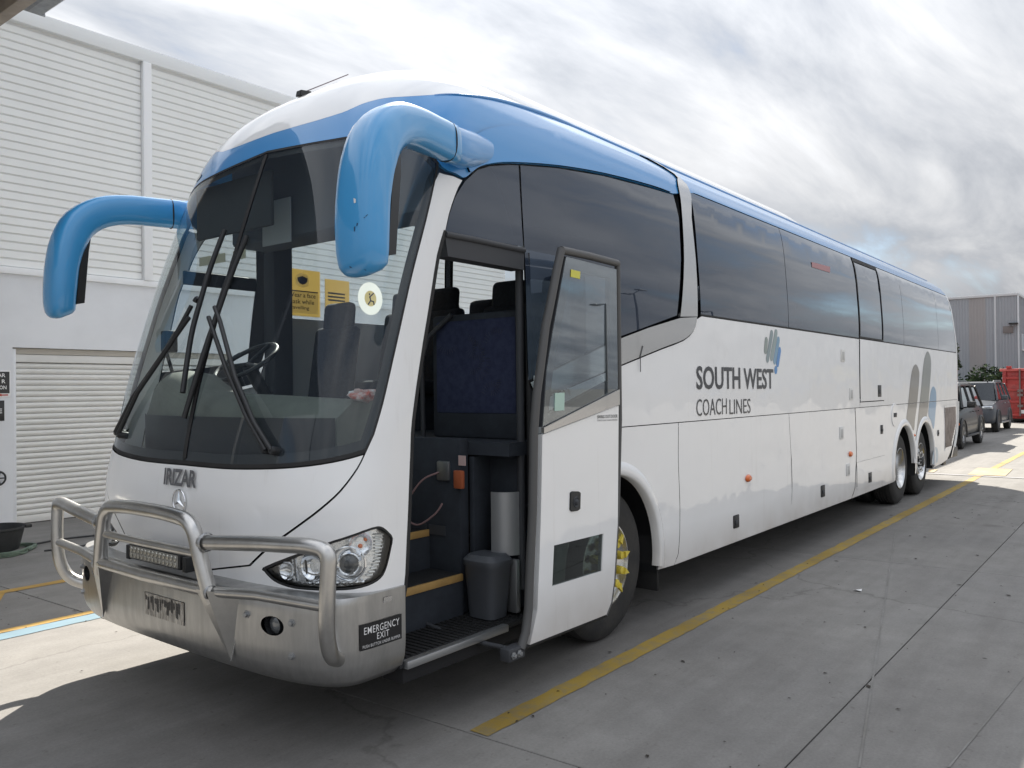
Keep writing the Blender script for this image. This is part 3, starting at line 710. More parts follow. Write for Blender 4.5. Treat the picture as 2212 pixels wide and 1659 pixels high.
# brow marker lamps
for s in (0, 1):
    c = OB(822, 266); e = [(c[0]+.045*math.cos(t), c[1]+.022*math.sin(t)) for t in np.linspace(0, 2*PI, 20)[:-1]]
    if s: e = mir(e)
    panel('marker_lamp', e, mat('smoked_lamp', (.10, .10, .11), .12, coat=.8), coach, off=.004, thick=.01)

# ---- nose lettering and star badge
CH = mat('badge_chrome_dark', (.30, .30, .31), .18, 1.0)
def nose_fn(px0, px1, depth=.008):
    a0, z0 = OB(*px0); a1, z1 = OB(*px1)
    def f(u, v): a = a0+(a1-a0)*u; z = z0+(z1-z0)*v; return SP(a, z)+SN(a, z)*depth
    return f
text_on('maker_lettering', 'IRIZAR', nose_fn((358, 1046), (431, 1017), .014), CH, coach, bold=.03, spacing=.92)
def star():
    b = empty('star_badge', tuple(SP(*OB(391, 1082))), coach); a, z = OB(391, 1082); p = Vector(SP(a, z)+SN(a, z)*.012); n = Vector(SN(a, z))
    ux = Vector((0, -1, 0)); uz = n.cross(ux).normalized(); uz = -uz if uz.z < 0 else uz; ux = uz.cross(n).normalized()
    R = .062
    tube('badge_ring', [p+ux*R*math.cos(t)+uz*R*math.sin(t) for t in np.linspace(0, 2*PI, 33)], .0055, CHROME, b, seg=8, cap=False)
    for k in range(3):
        t = PI/2+k*2*PI/3; d = ux*math.cos(t)+uz*math.sin(t); e = n.cross(d)
        V = [p+d*R, p+e*.010, p-e*.010, p+n*.012, p]; link('badge_point', fixn(mk('badge_point', V, [(0, 1, 3), (0, 3, 2), (0, 2, 4), (0, 4, 1), (1, 4, 3), (2, 3, 4)])), CHROME, b)
star()

# ------------------------------------------------------------------ coach sides
YS = YC-1.28
def sx(u, v): return hit(u, v, 1, YS)[0]
def far(x, z): a, z = side(x, z); return (AF-a, z)
ZW, ZWT, ZS, ZB = 2.355, 3.39, 1.485, .385
x_p1, x_s1, x_s2 = 5.875, sx(1704, 893), sx(1847, 880)
xw = [sx(1704, 708), sx(1856, 730), sx(1908, 737), sx(1953, 744), sx(2027, 756)]
XR = 17.16
# black jamb of the side glass: pane by pane
q_px = [(963, 500), (972, 462), (984, 426), (1006, 391), (1032, 367), (1058, 359), (1104, 356), (1121, 357), (1131, 533)]
panel('quarter_window', [OB(*p) for p in q_px], GDARK, coach, thick=.006, off=-.003)
w0 = [OB(*p) for p in [(1125, 357), (1204, 363), (1304, 380), (1404, 406), (1455, 421), (1467, 470), (1472, 560), (1463, 681), (1337, 728), (1143, 821), (1135, 560)]]
panel('side_window', w0, GDARK, coach, thick=.006, off=-.003)
pl = spl([side(5.86, 3.655)]+[OB(*p) for p in [(1455, 378), (1462, 400), (1471, 470), (1475, 560), (1467, 684)]], 3); pr = spl([OB(*p) for p in [(1504, 684), (1500, 560), (1491, 470), (1481, 400)]]+[side(6.0, 3.655)], 3)
panel('silver_pillar', pl+pr, SILVER, coach, thick=.02, off=.012)
wing = [OB(*p) for p in [(1144, 826), (1240, 778), (1337, 732), (1400, 708), (1468, 687), (1504, 685)]] + spl([OB(*p) for p in [(1504, 689), (1498, 712), (1476, 733), (1430, 751), (1340, 788), (1240, 830), (1160, 865)]], 3)
panel('belt_trim', wing, SILVER, coach, thick=.014, off=.008)
xs_ = [6.30]+xw+[XEf(2.9)+.02]
for i in range(6):
    a, b = xs_[i], xs_[i+1]
    if i == 2:    # window of the emergency door
        poly = [side(a+.05, ZW+.03), side(b-.03, ZW+.03), side(b-.03, ZWT-.05), side(a+.05, ZWT-.05)]
    elif i == 5: poly = [side(a+.005, ZW+.008), side(XR, ZW+.008), side(XEf(2.9)-.02, 2.9), side(XEf(ZWT)-.03, ZWT), side(a+.005, ZWT)]
    else: poly = [side(a+.006, ZW+.008), side(b-.006, ZW+.008), side(b-.006, ZWT), side(a+.006, ZWT)]
    panel('side_window', poly, GDARK, coach, thick=.006, off=-.003, gs=(.6, .1))
a, b = xw[1], xw[2]
panel('emergency_door_frame', [side(a+.012, ZW+.006), side(b-.005, ZW+.006), side(b-.005, ZWT), side(a+.012, ZWT)], RUBBER, coach, holes=[[side(a+.05, ZW+.03), side(b-.03, ZW+.03), side(b-.03, ZWT-.05), side(a+.05, ZWT-.05)]], thick=.012, off=.004)
# rubber line under the glass
panel('window_seal', [side(6.3, ZW-.004), side(XR, ZW-.004), side(XR, ZW+.010), side(6.3, ZW+.010)], RUBBER, coach, thick=.01, off=-.002)
# upper skin
ft = [OB(*p) for p in [(1504, 690), (1498, 715), (1476, 736), (1430, 754), (1340, 791), (1240, 833), (1160, 868)]]
up_a = [side(4.0, ZS)] + [side(x_p1, ZS)] + [side(xw[1]-.004, ZS), side(xw[1]-.004, ZW-.006), side(6.31, ZW-.006)] + spl(ft, 2)
zed = 1.56
panel('upper_side_panel', inset(up_a, .003), WHITE, coach, thick=.012)
panel('emergency_door', [side(xw[1]+.012, zed), side(xw[2]-.012, zed), side(xw[2]-.012, ZW-.006), side(xw[1]+.012, ZW-.006)], WHITE, coach, thick=.02, off=.006)
panel('upper_side_panel', [side(xw[1]+.003, ZS+.003), side(xw[2]+.002, ZS+.003), side(xw[2]+.002, zed-.012), side(xw[1]+.003, zed-.012)], WHITE, coach, thick=.012)
panel('upper_side_panel', [side(xw[2]+.004, ZS+.003), side(XR, ZS+.003), side(XR, ZW-.006), side(xw[2]+.004, ZW-.006)], WHITE, coach, thick=.012)
# lower skin with wheel arches
FX, DX, TX, WZ, WR = 4.90, 13.13, 14.47, .53, .53
def arc(cx, r, z0, n=22):
    t0 = math.asin(max(-1, min(1, (z0-WZ)/r)))
    return [(cx+r*math.cos(t), WZ+r*math.sin(t)) for t in np.linspace(PI-t0, t0, n)]
RA = .635
lowf = [(3.99, ZS-.004), (3.99, ZB+.02)] + [p for p in arc(FX, RA, ZB+.01)] + [(x_p1-.10, ZB), (x_p1-.03, .46), (x_p1-.004, .60), (x_p1-.004, ZS-.004)]
panel('wheel_arch_panel', [side(*p) for p in lowf], WHITE, coach, thick=.014)
lock1 = [(x_p1+.004, ZS-.004), (x_p1+.004, .60), (x_p1-.022, .46), (x_p1-.09, ZB), (x_s1-.004, ZB), (x_s1-.004, ZS-.004)]
panel('luggage_door', [side(*p) for p in lock1], WHITE, coach, thick=.016)
lock2 = [(x_s1+.004, ZS-.004), (x_s1+.004, ZB), (x_s2-.20, ZB), (x_s2-.05, .50), (x_s2-.012, .72), (x_s2-.012, ZS-.004)]
panel('luggage_door', [side(*p) for p in lock2], WHITE, coach, thick=.016)
rear = [(x_s2+.012, ZS-.004), (x_s2+.012, .72), (x_s2-.03, .50), (x_s2-.17, ZB)] + arc(DX, .645, ZB+.01)[:-1]
pin = (DX+TX)/2+.0
rear = [(x_s2+.012, ZS-.004), (x_s2+.012, .72), (x_s2-.03, .50), (x_s2-.17, ZB)] + [p for p in arc(DX, .645, ZB+.01, 26) if p[0] < pin-.035] + [(pin-.03, .40), (pin+.03, .40)] + [p for p in arc(TX, .645, ZB+.01, 26) if p[0] > pin+.035] + [(15.7, .40), (16.2, .44), (16.55, .58), (16.9, .85), (17.08, 1.1), (17.14, ZS-.004)]
panel('rear_side_panel', [side(*p) for p in rear], WHITE, coach, thick=.014, gs=(.25, .1))
def arch_lip(cx, r, zlo0, zlo1, m, off=.0):
    # raised moulded lip round a wheel opening
    t0 = PI-math.asin((zlo0-WZ)/r); t1 = math.asin((zlo1-WZ)/r)
    secs = []
    for t in np.linspace(t0, t1, 36):
        c, s = math.cos(t), math.sin(t); row = []
        for dr, dy in ((-.012, .05), (-.012, -.008), (.002, -.020), (.040, -.022), (.070, -.012), (.092, .004)):
            row.append((cx+(r+dr)*c, YS+dy, WZ+(r+dr)*s))
        secs.append(row)
    V = [p for s in secs for p in s]; n = 6; Fc = [(i*n+k, i*n+k+1, (i+1)*n+k+1, (i+1)*n+k) for i in range(len(secs)-1) for k in range(n-1)]
    link('arch_lip', smooth_angle(fixn(mk('arch_lip', V, Fc)), 60), m, coach)
arch_lip(FX, RA, .42, .42, WHITE)
arch_lip(DX, .645, .42, .56, WHITE); arch_lip(TX, .645, .56, .42, WHITE)
# far side: plain skin, clear driver glass, tinted panes
panel('far_side_panel', [far(2.88, .45), far(16.6, .5), far(17.1, 1.1), far(17.16, ZW-.005), far(4.02, ZW-.005), far(3.80, 1.80), far(2.92, 1.62)], WHITE, coach, thick=.012, gs=(.8, .2), g=.12)
pilf = [(a, z) for a, z in mir(near_out)]
panel('far_belt_panel', [far(2.98, 1.66), far(3.78, 1.82), far(3.97, ZW-.004), far(4.0, 3.39), far(3.82, 3.39), far(3.80, 2.62), far(3.72, 1.98), far(3.02, 1.90)], DGREY, coach, thick=.012)
panel('driver_window', [far(3.00, 1.90), far(3.72, 1.98), far(3.80, 2.62), far(3.82, 3.30), far(3.36, 3.30), far(3.22, 2.62)], GMID, coach, thick=0)
for x0, x1, gm in ((4.01, 5.95, GMID), (6.05, 8.4, GMID), (8.41, 10.9, GDARK), (10.91, 13.2, GDARK), (13.21, 15.2, GDARK), (15.21, 16.75, GDARK)):
    panel('far_side_window', [far(x0, ZW), far(x1, ZW), far(x1, ZWT), far(x0, ZWT)], gm, coach, thick=0, gs=(.8, .12))
panel('far_pillar', [far(5.95, ZW), far(6.05, ZW), far(6.05, ZWT), far(5.95, ZWT)], SILVER, coach, thick=.02)
# tail: rounded back wall
def tail():
    V = []; Fc = []; zs = np.linspace(.45, ZT, 26); n = 24
    for z in zs:
        xe = XEf(z)-.03; W_ = Wf(z)
        for k in range(n+1):
            p = PI*k/n; c, s = math.cos(p), math.sin(p); r = (abs(c)**5+abs(s)**5)**(-.2); V.append((xe+.26*r*s, YC-W_*.999*r*c, z))
    for i in range(len(zs)-1):
        for k in range(n): Fc.append((i*(n+1)+k, i*(n+1)+k+1, (i+1)*(n+1)+k+1, (i+1)*(n+1)+k))
    link('tail_panel', fixn(mk('tail_panel', V, Fc, smooth=True)), WHITE, coach)
    V = [(XEf(ZT)-.05, YC+q*Wf(ZT), ZT) for q in (-1, 1)]
    box('tail_bumper', (16.5, 17.3), (YS+.02, YC+1.26), (.42, .62), BLACK, coach, .03)
    box('tow_bracket', (16.55, 16.8), (.10, .22), (.30, .40), BLACK, coach, .01)
    tube('edge_strip', [(XEf(z)+.05, YS-.006, z) for z in np.linspace(.62, 1.45, 12)], .016, WPLAST, coach, seg=8)
    for z, r in ((1.02, .03),): link('rear_marker', latheme('rear_marker', [(-.04, .9), (0, 1), (.03, .6), (.04, 0)], 12, 'x'), AMBER, coach, loc=(17.28, YS+.01, z), scale=(r*8, r, r))
tail()
# engine grille: louvred insert on the rear corner
gl0 = [side(16.0, .64), side(16.62, .72), side(16.95, 1.36), side(16.0, 1.36)]
panel('grille_frame', [side(15.98, .60), side(16.55, .66), side(17.03, 1.05), side(17.04, 1.40), side(15.98, 1.40)], WHITE, coach, holes=[[side(16.03, .65), side(16.53, .71), side(16.97, 1.07), side(16.98, 1.36), side(16.03, 1.36)]], off=.006, thick=.01)
GRM = mat('dusty_grille', (.36, .31, .28), .7, var=.3, vscale=6)
panel('grille_mesh', [side(16.03, .65), side(16.53, .71), side(16.97, 1.07), side(16.98, 1.36), side(16.03, 1.36)], GRM, coach, off=.003, thick=0)
for k in range(16):
    x = 16.05+k*.058; zb = .66 if x < 16.53 else .71+(x-16.53)*.82
    box('grille_slat', (x, x+.030), (YS-.016, YS+.01), (zb, 1.355), GRM, coach, .003)

# small fittings on the near side
def flat(name, u, v, w, h, m, parent, d=.012, bev=.004, zc=None):
    P = hit(u, v, 1, YS); return box(name, (P[0]-w/2, P[0]+w/2), (YS-d, YS+.004), (P[2]-h/2, P[2]+h/2), m, parent, bev)
r6 = lambda x, y: (1474.7+x/3, 553+y/3)
for p in ((1035, 645), (1090, 893), (1027, 1147), (1070, 1385)):
    f = flat('vent_cover', *r6(*p), .13, .145, WPLAST, coach, .010); P = hit(*r6(*p), 1, YS)
    box('vent_flap', (P[0]-.035, P[0]+.045), (YS-.013, YS), (P[2]-.055, P[2]+.045), mat('vent_shadow_grey', (.50, .50, .49), .5), f, .003)
for p, w, h in (((1273, 875), .19, .17), ((1289, 1124), .11, .12), ((907, 1523), .13, .13), ((1212, 1435), .16, .135), ((1655, 1147), .10, .10), ((345, 1720), .12, .115)):
    f = flat('flush_handle', *r6(*p), w, h, BLACK, coach, .008, .01); P = hit(*r6(*p), 1, YS)
    box('handle_paddle', (P[0]-w*.28, P[0]+w*.28), (YS-.016, YS-.006), (P[2]-h*.22, P[2]+h*.10), DGREY, f, .004)
for p, s in (((422, 1440), 1), ((1085, 1283), 1), ((1498, 1162), .6)):
    P = hit(*r6(*p), 1, YS); link('side_marker', latheme('side_marker', [(0, 1), (-.4, .95), (-.8, .6), (-.95, 0)], 14, 'y'), AMBER, coach, loc=(P[0], YS-.002, P[2]), scale=(.062*s, .03, .035*s))
P = hit(*r6(1372, 1030), 1, YS)
link('fuel_flap', latheme('fuel_flap', [(0, 1.0), (-.9, 1.0), (-1, .9), (-1, 0)], 28, 'y'), WHITE, coach, loc=(P[0], YS, P[2]), scale=(.17, .010, .165))
box('fuel_flap_latch', (P[0]-.06, P[0]+.06), (YS-.022, YS-.006), (P[2]-.03, P[2]+.03), BLACK, coach, .006)
# hatch outline low down behind the luggage doors (raised rim)
Pa, Pb = hit(*r6(1118, 1279), 1, YS), hit(*r6(1308, 1238), 1, YS)
panel('hatch', [side(x_s2+.03, .47), side(Pb[0], .45), side(Pb[0], .805), side(x_s2+.03, .805)], WHITE, coach, off=.005, thick=.012)
P = hit(1383, 765, 1, YS); tube('trim_cable', [(P[0]-.02, YS-.012, P[2]-.13), (P[0]-.02, YS-.012, P[2]-.02), (P[0]+.02, YS-.012, P[2]+.06)], .003, DGREY, coach, seg=6)

# ---- livery: lettering, logo bars, large bars round the rear wheels
INK = mat('livery_black', (.018, .022, .030), .35, coat=.4)
def side_fn(x0, z0, x1, z1, d=.0035):
    def f(u, v): x = x0+(x1-x0)*u; z = z0+(z1-z0)*v; return (x, YC-Wf(z)-d, z)
    return f
for word, p0, p1, bd in (('SOUTH', (88, 866), (371, 722), .020), ('WEST', (395, 864), (586, 732), .020), ('COACH', (88, 1039), (284, 921), -.004), ('LINES', (303, 1027), (438, 924), -.004)):
    A, B = hit(*r6(*p0), 1, YS), hit(*r6(*p1), 1, YS); zt0 = {'S': 1.79, 'W': 1.79}.get(word[0]); text_on('operator_lettering', word, side_fn(A[0], A[2], B[0], B[2]), INK, coach, bold=bd, spacing=1.0)
def capsule(p0, p1, w, n=10):
    p0, p1 = np.array(p0), np.array(p1); d = p1-p0; t = math.atan2(d[1], d[0])
    return [tuple(p0+w*np.array([math.cos(t+PI/2+PI*k/n), math.sin(t+PI/2+PI*k/n)])) for k in range(n+1)]+[tuple(p1+w*np.array([math.cos(t-PI/2+PI*k/n), math.sin(t-PI/2+PI*k/n)])) for k in range(n+1)]
def xz(x, y): P = hit(*r6(x, y), 1, YS); return (P[0], P[2])
LG = [((541, 548), (536, 612), (.28, .33, .31)), ((576, 503), (549, 668), (.25, .32, .34)), ((604, 498), (575, 658), (.30, .38, .38)), ((619, 545), (595, 680), (.20, .36, .50)), ((627, 612), (614, 697), (.07, .25, .58)), ((603, 736), (602, 742), (.07, .27, .60))]
for i, (a, b, c) in enumerate(LG):
    poly = capsule(xz(*a), xz(*b), .036)
    panel('logo_bar', [side(*p) for p in poly], mat('logo_tone_%d' % i, c, .4, coat=.4), coach, off=.003, thick=0)
BG1 = mat('livery_warm_grey', (.175, .165, .145), .35, coat=.6); BG2 = mat('livery_green_grey', (.175, .195, .18), .35, coat=.6); BB = mat('livery_soft_blue', (.12, .30, .50), .35, coat=.6); BB2 = mat('livery_pale_blue', (.30, .43, .54), .35, coat=.6)
def bar(px_list, m, z0, z1):
    # closed px outline clipped to one skin's height range
    P = spl([xz(*p) for p in px_list], 4, closed=True)
    out = []; n = len(P)
    for lo, hi in ((z0, z1),):
        Q = P
        for zc_, keep in ((lo, 1), (hi, -1)):
            R = []
            for i in range(len(Q)):
                p, q = Q[i], Q[(i+1) % len(Q)]; ip = keep*(p[1]-zc_) >= 0; iq = keep*(q[1]-zc_) >= 0
                if ip: R.append(p)
                if ip != iq: t = (zc_-p[1])/(q[1]-p[1]); R.append((p[0]+t*(q[0]-p[0]), zc_))
            Q = R
        out = Q
    if len(out) > 3: panel('livery_bar', [side(*p) for p in out], m, coach, off=.0025, thick=0)
g1 = [(1450, 1065), (1462, 950), (1475, 820), (1488, 735), (1510, 702), (1530, 740), (1532, 800), (1520, 940), (1505, 1060), (1497, 1130), (1475, 1095)]
g2 = [(1510, 1195), (1522, 1080), (1545, 860), (1562, 690), (1585, 618), (1606, 660), (1608, 740), (1596, 900), (1582, 1035), (1545, 1085), (1525, 1150)]
g3 = [(1592, 1030), (1600, 930), (1612, 862), (1626, 846), (1640, 875), (1643, 930), (1638, 1010), (1626, 1120), (1608, 1065)]
g4 = [(1618, 1355), (1618, 1300), (1628, 1250), (1642, 1238), (1654, 1265), (1655, 1305), (1645, 1350)]
for g, m1, m2 in ((g1, BG1, BG1), (g2, BG2, BG1), (g3, BB, BB), (g4, BB2, BB2)):
    bar(g, m1, ZS+.005, 2.34); bar(g, m2, .45, ZS-.006)
# stickers on the glass
def sticker(name, P0, P1, y, m, parent): return link(name, mk(name, [(P0[0], y, P0[1]), (P1[0], y, P0[1]), (P1[0], y, P1[1]), (P0[0], y, P1[1])], [(0, 1, 2, 3)]), m, parent)
panel('window_label', [OB(*r6(*p)) for p in ((835, 38), (955, 70), (955, 108), (838, 72))], mat('pale_red_label', (.42, .22, .23), .5), coach, off=.001, thick=0)
A, B = hit(1136, 828, 1, YS), hit(1170, 792, 1, YS)
text_on('glass_lettering', 'IRIZAR', side_fn(3.98, 1.72, 4.38, 1.84, -.0), mat('glass_letter_white', (.75, .76, .76), .5), coach, bold=.03)

# ------------------------------------------------------------------ bumper
FBf = pchip([.335, .36, .40, .46, .55, .74, .775, .79], [2.50, 2.40, 2.345, 2.312, 2.300, 2.298, 2.306, 2.330])
WBf = pchip([.335, .36, .40, .46, .55, .79], [1.16, 1.24, 1.275, 1.292, 1.297, 1.297])
AB = 2.6
def BP(a, z):
    F_, W_ = FBf(z), WBf(z); D_ = .42; n = 3.4; X0 = 2.30+D_ if True else 0; D_ = X0-F_
    if a < 0: return np.array([X0-a, YC-W_, z])
    if a > AB: return np.array([X0+(a-AB), YC+W_, z])
    ph = a/AB*PI; c, s = math.cos(ph), math.sin(ph); r = (abs(c)**n+abs(s)**n)**(-1/n); return np.array([X0-D_*r*s, YC-W_*r*c, z])
def BN(a, z):
    e = .004; da = BP(a+e, z)-BP(a-e, z); dz = BP(a, min(z+e, .79))-BP(a, max(z-e, .335)); n = np.cross(dz, da); n /= np.linalg.norm(n)
    return n if n @ (BP(a, z)-np.array([3.2, YC, .6])) > 0 else -n
def onbump(u, v):
    r = ray(u, v); t = 2.5
    def ins(p):
        x, y, z = p
        if z < .335 or z > .79: return False
        q = abs(y-YC)/WBf(z); X0 = 2.72
        return (q < 1 and x < 3.2) if x >= X0 else q**3.4+((X0-x)/(X0-FBf(z)))**3.4 < 1
    while t < 8 and not ins(CAM+r*t): t += .01
    lo, hi = t-.01, t
    for _ in range(20):
        m = (lo+hi)/2
        if ins(CAM+r*m): hi = m
        else: lo = m
    x, y, z = CAM+r*hi
    if x >= 2.72: return (-(x-2.72), z)
    return (math.atan2((2.72-x)/(2.72-FBf(z)), (YC-y)/WBf(z))/PI*AB, z)
fogc = [onbump(588, 1352)]; fogc.append((AB-fogc[0][0], fogc[0][1]))
def ell(c, ra, rz, n=24): return [(c[0]+ra*math.cos(t), c[1]+rz*math.sin(t)) for t in np.linspace(0, 2*PI, n+1)[:-1]]
bend = -.155
bp_poly = [(bend, .335), (AB-bend, .335), (AB-bend, .79), (bend, .79)]
bumper = panel('bumper', bp_poly, ALU, coach, holes=[ell(c, .046, .046) for c in fogc], P=BP, N=BN, thick=.02, g=.04)
# folded top flange of the bumper
V = []; Fc = []; aa = np.linspace(bend, AB-bend, 60)
for a in aa:
    p = BP(a, .79); q = p-BN(a, .74)*.13+np.array([0, 0, .008]); V += [tuple(p), tuple(q)]
Fc = [(2*i, 2*i+1, 2*i+3, 2*i+2) for i in range(len(aa)-1)]
link('bumper_flange', smooth_angle(fixn(mk('bumper_flange', V, Fc)), 50), ALU, bumper)
for c in fogc:
    p = Vector(BP(*c)); n = Vector(BN(*c)); rt = tuple(n.to_track_quat('Z', 'Y').to_euler())
    link('fog_lamp', latheme('fog_lamp', [(-.10, .040), (-.03, .045), (-.025, .040), (-.02, .02), (-.018, 0)], 24, 'z'), mat('fog_lens', (.16, .17, .18), .08, .3, coat=1), bumper, loc=tuple(p), rot=rt)
    link('fog_lamp_tube', latheme('fog_lamp_tube', [(-.001, .047), (-.11, .047), (-.11, 0)], 24, 'z'), BLACK, bumper, loc=tuple(p), rot=rt)
bolt_me = latheme('bolt', [(-.002, .020), (.003, .020), (.004, .013), (.016, .012), (.018, 0)], 6, 'z', 20)
for px in ((533, 1327), (630, 1346), (630, 1418)):
    c = onbump(*px)
    for cc in (c, (AB-c[0], c[1])):
        link('bolt', bolt_me, STAIN, bumper, loc=tuple(BP(*cc)), rot=tuple(Vector(BN(*cc)).to_track_quat('Z', 'Y').to_euler()))
def bfn(px0, px1, d):
    a0, z0 = onbump(*px0); a1, z1 = onbump(*px1)
    def f(u, v): a = a0+(a1-a0)*u; z = z0+(z1-z0)*v; return BP(a, z)+BN(a, z)*d
    return f
# number plate ghost: dirt outline left on the metal (a worn plate with smeared characters)
c0, c1 = onbump(314, 1322), onbump(398, 1300)
PLM = mat('worn_plate_metal', (.60, .58, .54), .45, .6, var=.45, vscale=9, tint=(.22, .205, .19), stretch=(7, 7, 1.6))
za, zb_ = .545, .665
panel('number_plate', [(c0[0], za), (c1[0], za), (c1[0], zb_), (c0[0], zb_)], PLM, bumper, P=BP, N=BN, off=.004, thick=.004)
rnd = random.Random(4); DRP = mat('plate_smear_dark', (.07, .065, .06), .7)
for k in range(15):
    a_ = c0[0]+(c1[0]-c0[0])*(.06+.9*k/15+rnd.uniform(-.01, .01)); w_ = abs(c1[0]-c0[0])*rnd.uniform(.012, .03); z1_ = zb_-rnd.uniform(.006, .02) if k != 11 else zb_; z0_ = z1_-rnd.uniform(.02, .085)
    V = [BP(a_-w_, z0_)+BN(a_, z0_)*.0062, BP(a_+w_, z0_+.006)+BN(a_, z0_)*.0062, BP(a_+w_, z1_)+BN(a_, z1_)*.0062, BP(a_-w_, z1_-.004)+BN(a_, z1_)*.0062]; link('plate_smear', mk('plate_smear', V, [(0, 1, 2, 3)]), DRP, bumper)
# EMERGENCY EXIT plate on the corner
e0, e1 = onbump(776, 1372), onbump(866, 1355)
zt, zl = onbump(820, 1339)[1], onbump(820, 1394)[1]
SB = mat('sign_black', (.012, .012, .014), .4); SW = mat('sign_white', (.80, .80, .80), .5)
_as = np.linspace(e0[0], e1[0], 120); _pl = np.concatenate([[0], np.cumsum([np.linalg.norm(BP(_as[i+1], .6)-BP(_as[i], .6)) for i in range(119)])]); _pl /= _pl[-1]
def eq(u, v, d=.006): a = float(np.interp(u, _pl, _as)); z = zl+(zt-zl)*v; return BP(a, z)+BN(a, z)*d
ep = link('exit_plate', mk('exit_plate', [eq(i/8, j) for j in (0, 1) for i in range(9)], [(i, i+1, 10+i, 9+i) for i in range(8)]), SB, bumper)
def sub(u0, u1, v0, v1): return lambda u, v: eq(u0+(u1-u0)*u, v0+(v1-v0)*v, .0085)
text_on('exit_lettering', 'EMERGENCY', sub(.08, .93, .60, .88), SW, ep, bold=.004, spacing=1.12)
text_on('exit_lettering', 'EXIT', sub(.37, .67, .30, .55), SW, ep, bold=.004, spacing=1.12)
text_on('exit_lettering', 'PUSH BUTTON UNDER BUMPER', sub(.05, .95, .08, .20), SW, ep, bold=0, spacing=1.15)
q0 = onbump(836, 1300); panel('reflector_patch', [(q0[0]-.03, .735), (q0[0]+.025, .735), (q0[0]+.025, .76), (q0[0]-.03, .76)], SILVER, bumper, P=BP, N=BN, off=.003, thick=.003)

# ------------------------------------------------------------------ bull bar
bb = empty('bull_bar', (2.25, YC, .5), coach)
def my(p): return (p[0], 2*YC-p[1], p[2])
legs = [(2.262, .672, .725), (2.254, .682, .76), (2.238, .735, .93), (2.232, .795, 1.115), (2.225, 1.05, 1.138)]
pth = legs+[my(p) for p in legs][::-1]
tube('centre_hoop', fillet(pth, [0, .1, .1, .12, .2, .2, .12, .1, .1, 0], 8), .0385, ALUT, bb, seg=18)
def mirror_path(p, s): return [my(q) for q in p] if s else p
for s in (0, 1):
    outer = [(2.245, .735, 1.015), (2.285, .30, 1.05), (2.33, .0, 1.065), (2.355, -.105, 1.05), (2.345, -.10, .85), (2.352, -.085, .68), (2.40, -.055, .56), (2.58, .08, .47)]
    tube('outer_hoop', mirror_path(fillet(outer, [0, .1, .1, .13, .12, .12, .1, 0], 8), s), .037, ALUT, bb, seg=18)
    tube('outer_rail', mirror_path([(2.258, .70, .775), (2.30, .35, .80), (2.352, -.095, .802)], s), .026, ALUT, bb, seg=14)
    for y0, r0, z0, n0 in ((.70, .045, 1.018, 0), (.665, .034, .776, 0)):
        p = (2.248, y0, z0); link('weld_collar', latheme('weld_collar', [(-.012, r0), (0, r0+.004), (.012, r0)], 20, 'y'), STAIN, bb, loc=my(p) if s else p)
    # triangular gusset under the hoop foot
    gv = [(2.214, .742, .79), (2.216, .655, .79), (2.335, .500, .775), (2.330, .765, .775), (2.312, .592, .440)]
    if s: gv = [my(p) for p in gv]
    link('gusset', fixn(mk('gusset', gv, [(0, 1, 4), (1, 2, 4), (3, 0, 4), (0, 1, 2, 3), (2, 3, 4)])), ALUT, bb)
    tube('weld_seam', [gv[2], gv[4]], .005, RIM, bb, seg=6)
tube('cross_bar', [(2.25, .68, .782), (2.225, 1.25, .786), (2.25, 1.82, .782)], .031, ALUT, bb, seg=16)
tube('cross_bar', [(2.245, .745, .955), (2.23, 1.25, .958), (2.245, 1.755, .955)], .022, ALUT, bb, seg=14)
# LED light bar bolted on behind the lower cross bar
lb = empty('light_bar', (2.30, 1.28, .85), coach)
LBR = Matrix.Translation((2.295, 1.285, .872))
def lbox(name, x, y, z, m, bev=.004): return box(name, (2.295+x[0], 2.295+x[1]), (1.285+y[0], 1.285+y[1]), (.872+z[0], .872+z[1]), m, lb, bev)
lbox('housing', (-.005, .06), (-.265, .265), (-.042, .042), BLACK, .006)
lbox('lens', (-.010, -.003), (-.250, .250), (-.034, .034), mat('led_lens_grey', (.34, .33, .30), .25, var=.3, vscale=9), .003)
for i in range(13):
    for j in (0, 1):
        link('led', latheme('led', [(.0, .014), (-.004, .013), (-.006, .006), (-.005, 0)], 10, 'x'), mat('led_cup', (.55, .53, .47), .2, .6), lb, loc=(2.284, 1.285-.228+i*.038, .872+(-.016 if j else .016)))
for s in (-1, 1):
    lbox('end_bracket', (.0, .055), (s*.295-.02, s*.295+.02), (-.05, .03), BLACK, .005)
    for k in (0, 1): link('bolt', bolt_me, STAIN, lb, loc=(2.30+.02, 1.285+s*.295, .872+(-.03+.035*k)), rot=(0, -PI/2, 0), scale=(.7, .7, .7))
for k in range(7): lbox('cooling_fin', (.06, .085), (-.25+k*.08, -.235+k*.08), (-.035, .035), BLACK, .001)

